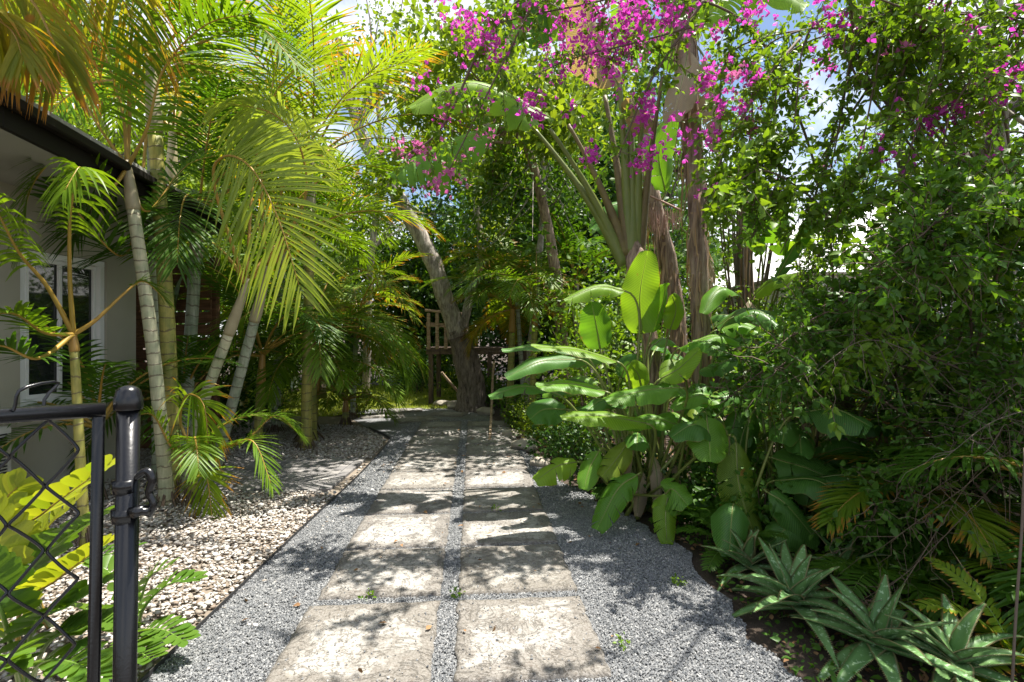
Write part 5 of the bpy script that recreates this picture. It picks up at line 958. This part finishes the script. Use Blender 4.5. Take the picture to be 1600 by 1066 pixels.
for i in range(13):
    x = 1110 + 330 * ((i * .618) % 1); y = 120 + 480 * ((i * .377) % 1); t_ = at(x, y, R.uniform(5.6, 7.0)); b_ = root3 + A(R.randn() * .3, R.randn() * .3, 0)
    vine_branch(v3, [b_, (b_ + t_) / 2 + A(.2, .1, .3), t_], .010, 34, (.2, .55), 16, .055, 'bougd' if i % 2 else 'bougl', 'twig', (), 'bloom', .3, s0=.35)
# dry thorny scrub at the lower right
root4 = A(2.9, 2.6, 0); sc4 = thing('thorny_scrub', 'tangle of bare dry twigs hanging in the lower right corner', 'shrub', root4)
for i in range(7):
    x = 1330 + 290 * ((i * .618) % 1); y = 560 + 470 * ((i * .377) % 1); t_ = at(x, y, R.uniform(2.0, 3.0)); b_ = root4 + A(R.randn() * .3, R.randn() * .35, 0)
    vine_branch(sc4, [b_ + A(0, 0, R.rand() * 1.0), (b_ + t_) / 2 + A(.2, .1, .6), t_ + A(.1, 0, .1), t_ + A(-.3, -.1, -.1)], .0032, 24, (.12, .4), 2, .036, 'bougd', 'twig_pale' if i % 3 == 0 else 'twig', (), 'bloom', .4, s0=.3, spread=1.2, tr=.002)
for i, (x, lb) in enumerate([(1592, 'single bare stem rising at the right edge'), ]):
    mb = MB(); tube(mb, poly([at(1580, 1100, 2.0), at(1588, 950, 2.0), at(1597, 820, 2.0), at(1602, 700, 2.0)], 20), .005, 6, 0, wob=.2); tag(mb.build('bare_stem', M['twig_pale'], None, tuple(at(1580, 1100, 2.0) * A(1, 1, 0))), lb, 'stem')
# bare trunks on the right
for pts, r, lb, mt in [([(3.6, 5.4, 0), at(1300, 520, 5.2), at(1360, 430, 5.2), at(1440, 330, 5.2), at(1540, 220, 5.1), at(1620, 120, 5)], [.11, .09, .07, .05], 'crooked grey trunk slanting up to the right through the vines', 'bark_dark'),
                       ([(3.95, 4.2, 0), at(1570, 400, 4.1), at(1560, 200, 4.0), at(1555, 90, 4.0), at(1550, -80, 4.0)], [.09, .06, .055, .05], 'upright pale trunk near the right edge behind the blossoms', 'bark_pale'),
                       ([(4.2, 6.4, 0), at(1440, 480, 6.4), at(1435, 380, 6.4), at(1400, 200, 6.4), at(1380, 60, 6.4)], [.10, .08, .06, .05], 'dark trunk standing before the white house', 'bark_dark')]:
    b_ = A(*pts[0]); t = thing('vine_tree', lb, 'tree', b_, 'trunks on the right side'); mb = MB(); C = poly(pts, 36); tube(mb, C, r, 12, 0, R.rand(), wob=.25); mb.build('trunk', M[mt], t); mb = MB(); E = []
    for k in range(12):
        p0 = C[R.randint(16, 36)]; e = p0 + R.randn(3) * .5 + A(0, 0, .3); tube(mb, bez([p0, (p0 + e) / 2 + R.randn(3) * .1, e], 8), [.02, .01, .004], 5, 0, caps=False); E.append(e)
    mb.build('branch', M[mt], t); leafy(t, 'crown', E, .35, 1300, .055, 'bougl')
dl = thing('dead_leaf', 'big curled dry brown leaf caught in the branches at upper right', 'leaf', at(1440, 150, 4.6)); 
strel_leaf(dl, at(1400, 110, 4.6), at(1395, 120, 4.6), at(1430, 140, 4.5), at(1490, 150, 4.4), .30, (0, -1, .4), 'strel_dead', 3, pet=False, name='blade'); strel_leaf(dl, at(1400, 110, 4.6), at(1425, 170, 4.6), at(1480, 150, 4.5), at(1560, 130, 4.4), .18, (0, -1, .7), 'strel_dead', 2, pet=False, name='blade')

# ground cover in the shaded bed
for k, (x, y, lb) in enumerate([(1.35, 4.7, 'low dark ground cover at the foot of the broad leaf clump'), (1.9, 4.0, 'dark leafy ground cover between clump and aloes'), (.9, 5.3, 'ground cover behind the hanging torn leaves'), (2.4, 3.7, 'leafy seedlings behind the aloes'), (.6, 6.3, 'ground cover tuft beside the far right gravel edge'), (3.2, 4.6, 'dark ground cover by the board fence'), (2.7, 5.4, 'leafy undergrowth deep in the shade')]):
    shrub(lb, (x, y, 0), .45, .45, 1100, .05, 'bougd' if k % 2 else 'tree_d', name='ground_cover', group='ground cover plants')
# unseen bougainvillea branches added above the frame to dapple the near slabs
for i, pts in enumerate([[(2.6, 4.6, 2.5), (2.2, 3.4, 3.6), (.9, 2.6, 3.7), (-.6, 2.15, 3.5)], [(2.2, 3.4, 3.6), (1.5, 2.5, 3.8), (.5, 2.0, 3.6), (-1.2, 1.9, 3.3)], [(1.6, 4.2, 4.2), (.9, 3.6, 4.3), (.3, 3.2, 4.2), (-.1, 3.1, 4.0)], [(2.6, 4.4, 3.0), (2.6, 3.2, 3.7), (2.0, 2.2, 3.7), (1.4, 1.4, 3.5)]]):
    vine_branch(bg1, pts, .011, [26, 26, 14, 60][i], (.15, .4), 15, .055, 'bougl', 'twig', (), 'bloom', .25, s0=.35, bprob=.05)
for i in range(4):       # roof of vines added, mostly out of view, to shade the bed
    x = 2.6 + .6 * i; vine_branch(vn, [(3.6, 4.0, 1.5), (x + .3, 3.8, 3.3), (x, 3.0, 3.6), (x - .2 + R.randn() * .2, 2.0, 3.4)], .011, 60, (.2, .5), 18, .06, 'bougl', 'twig', (), 'bloom', .25, s0=.3)
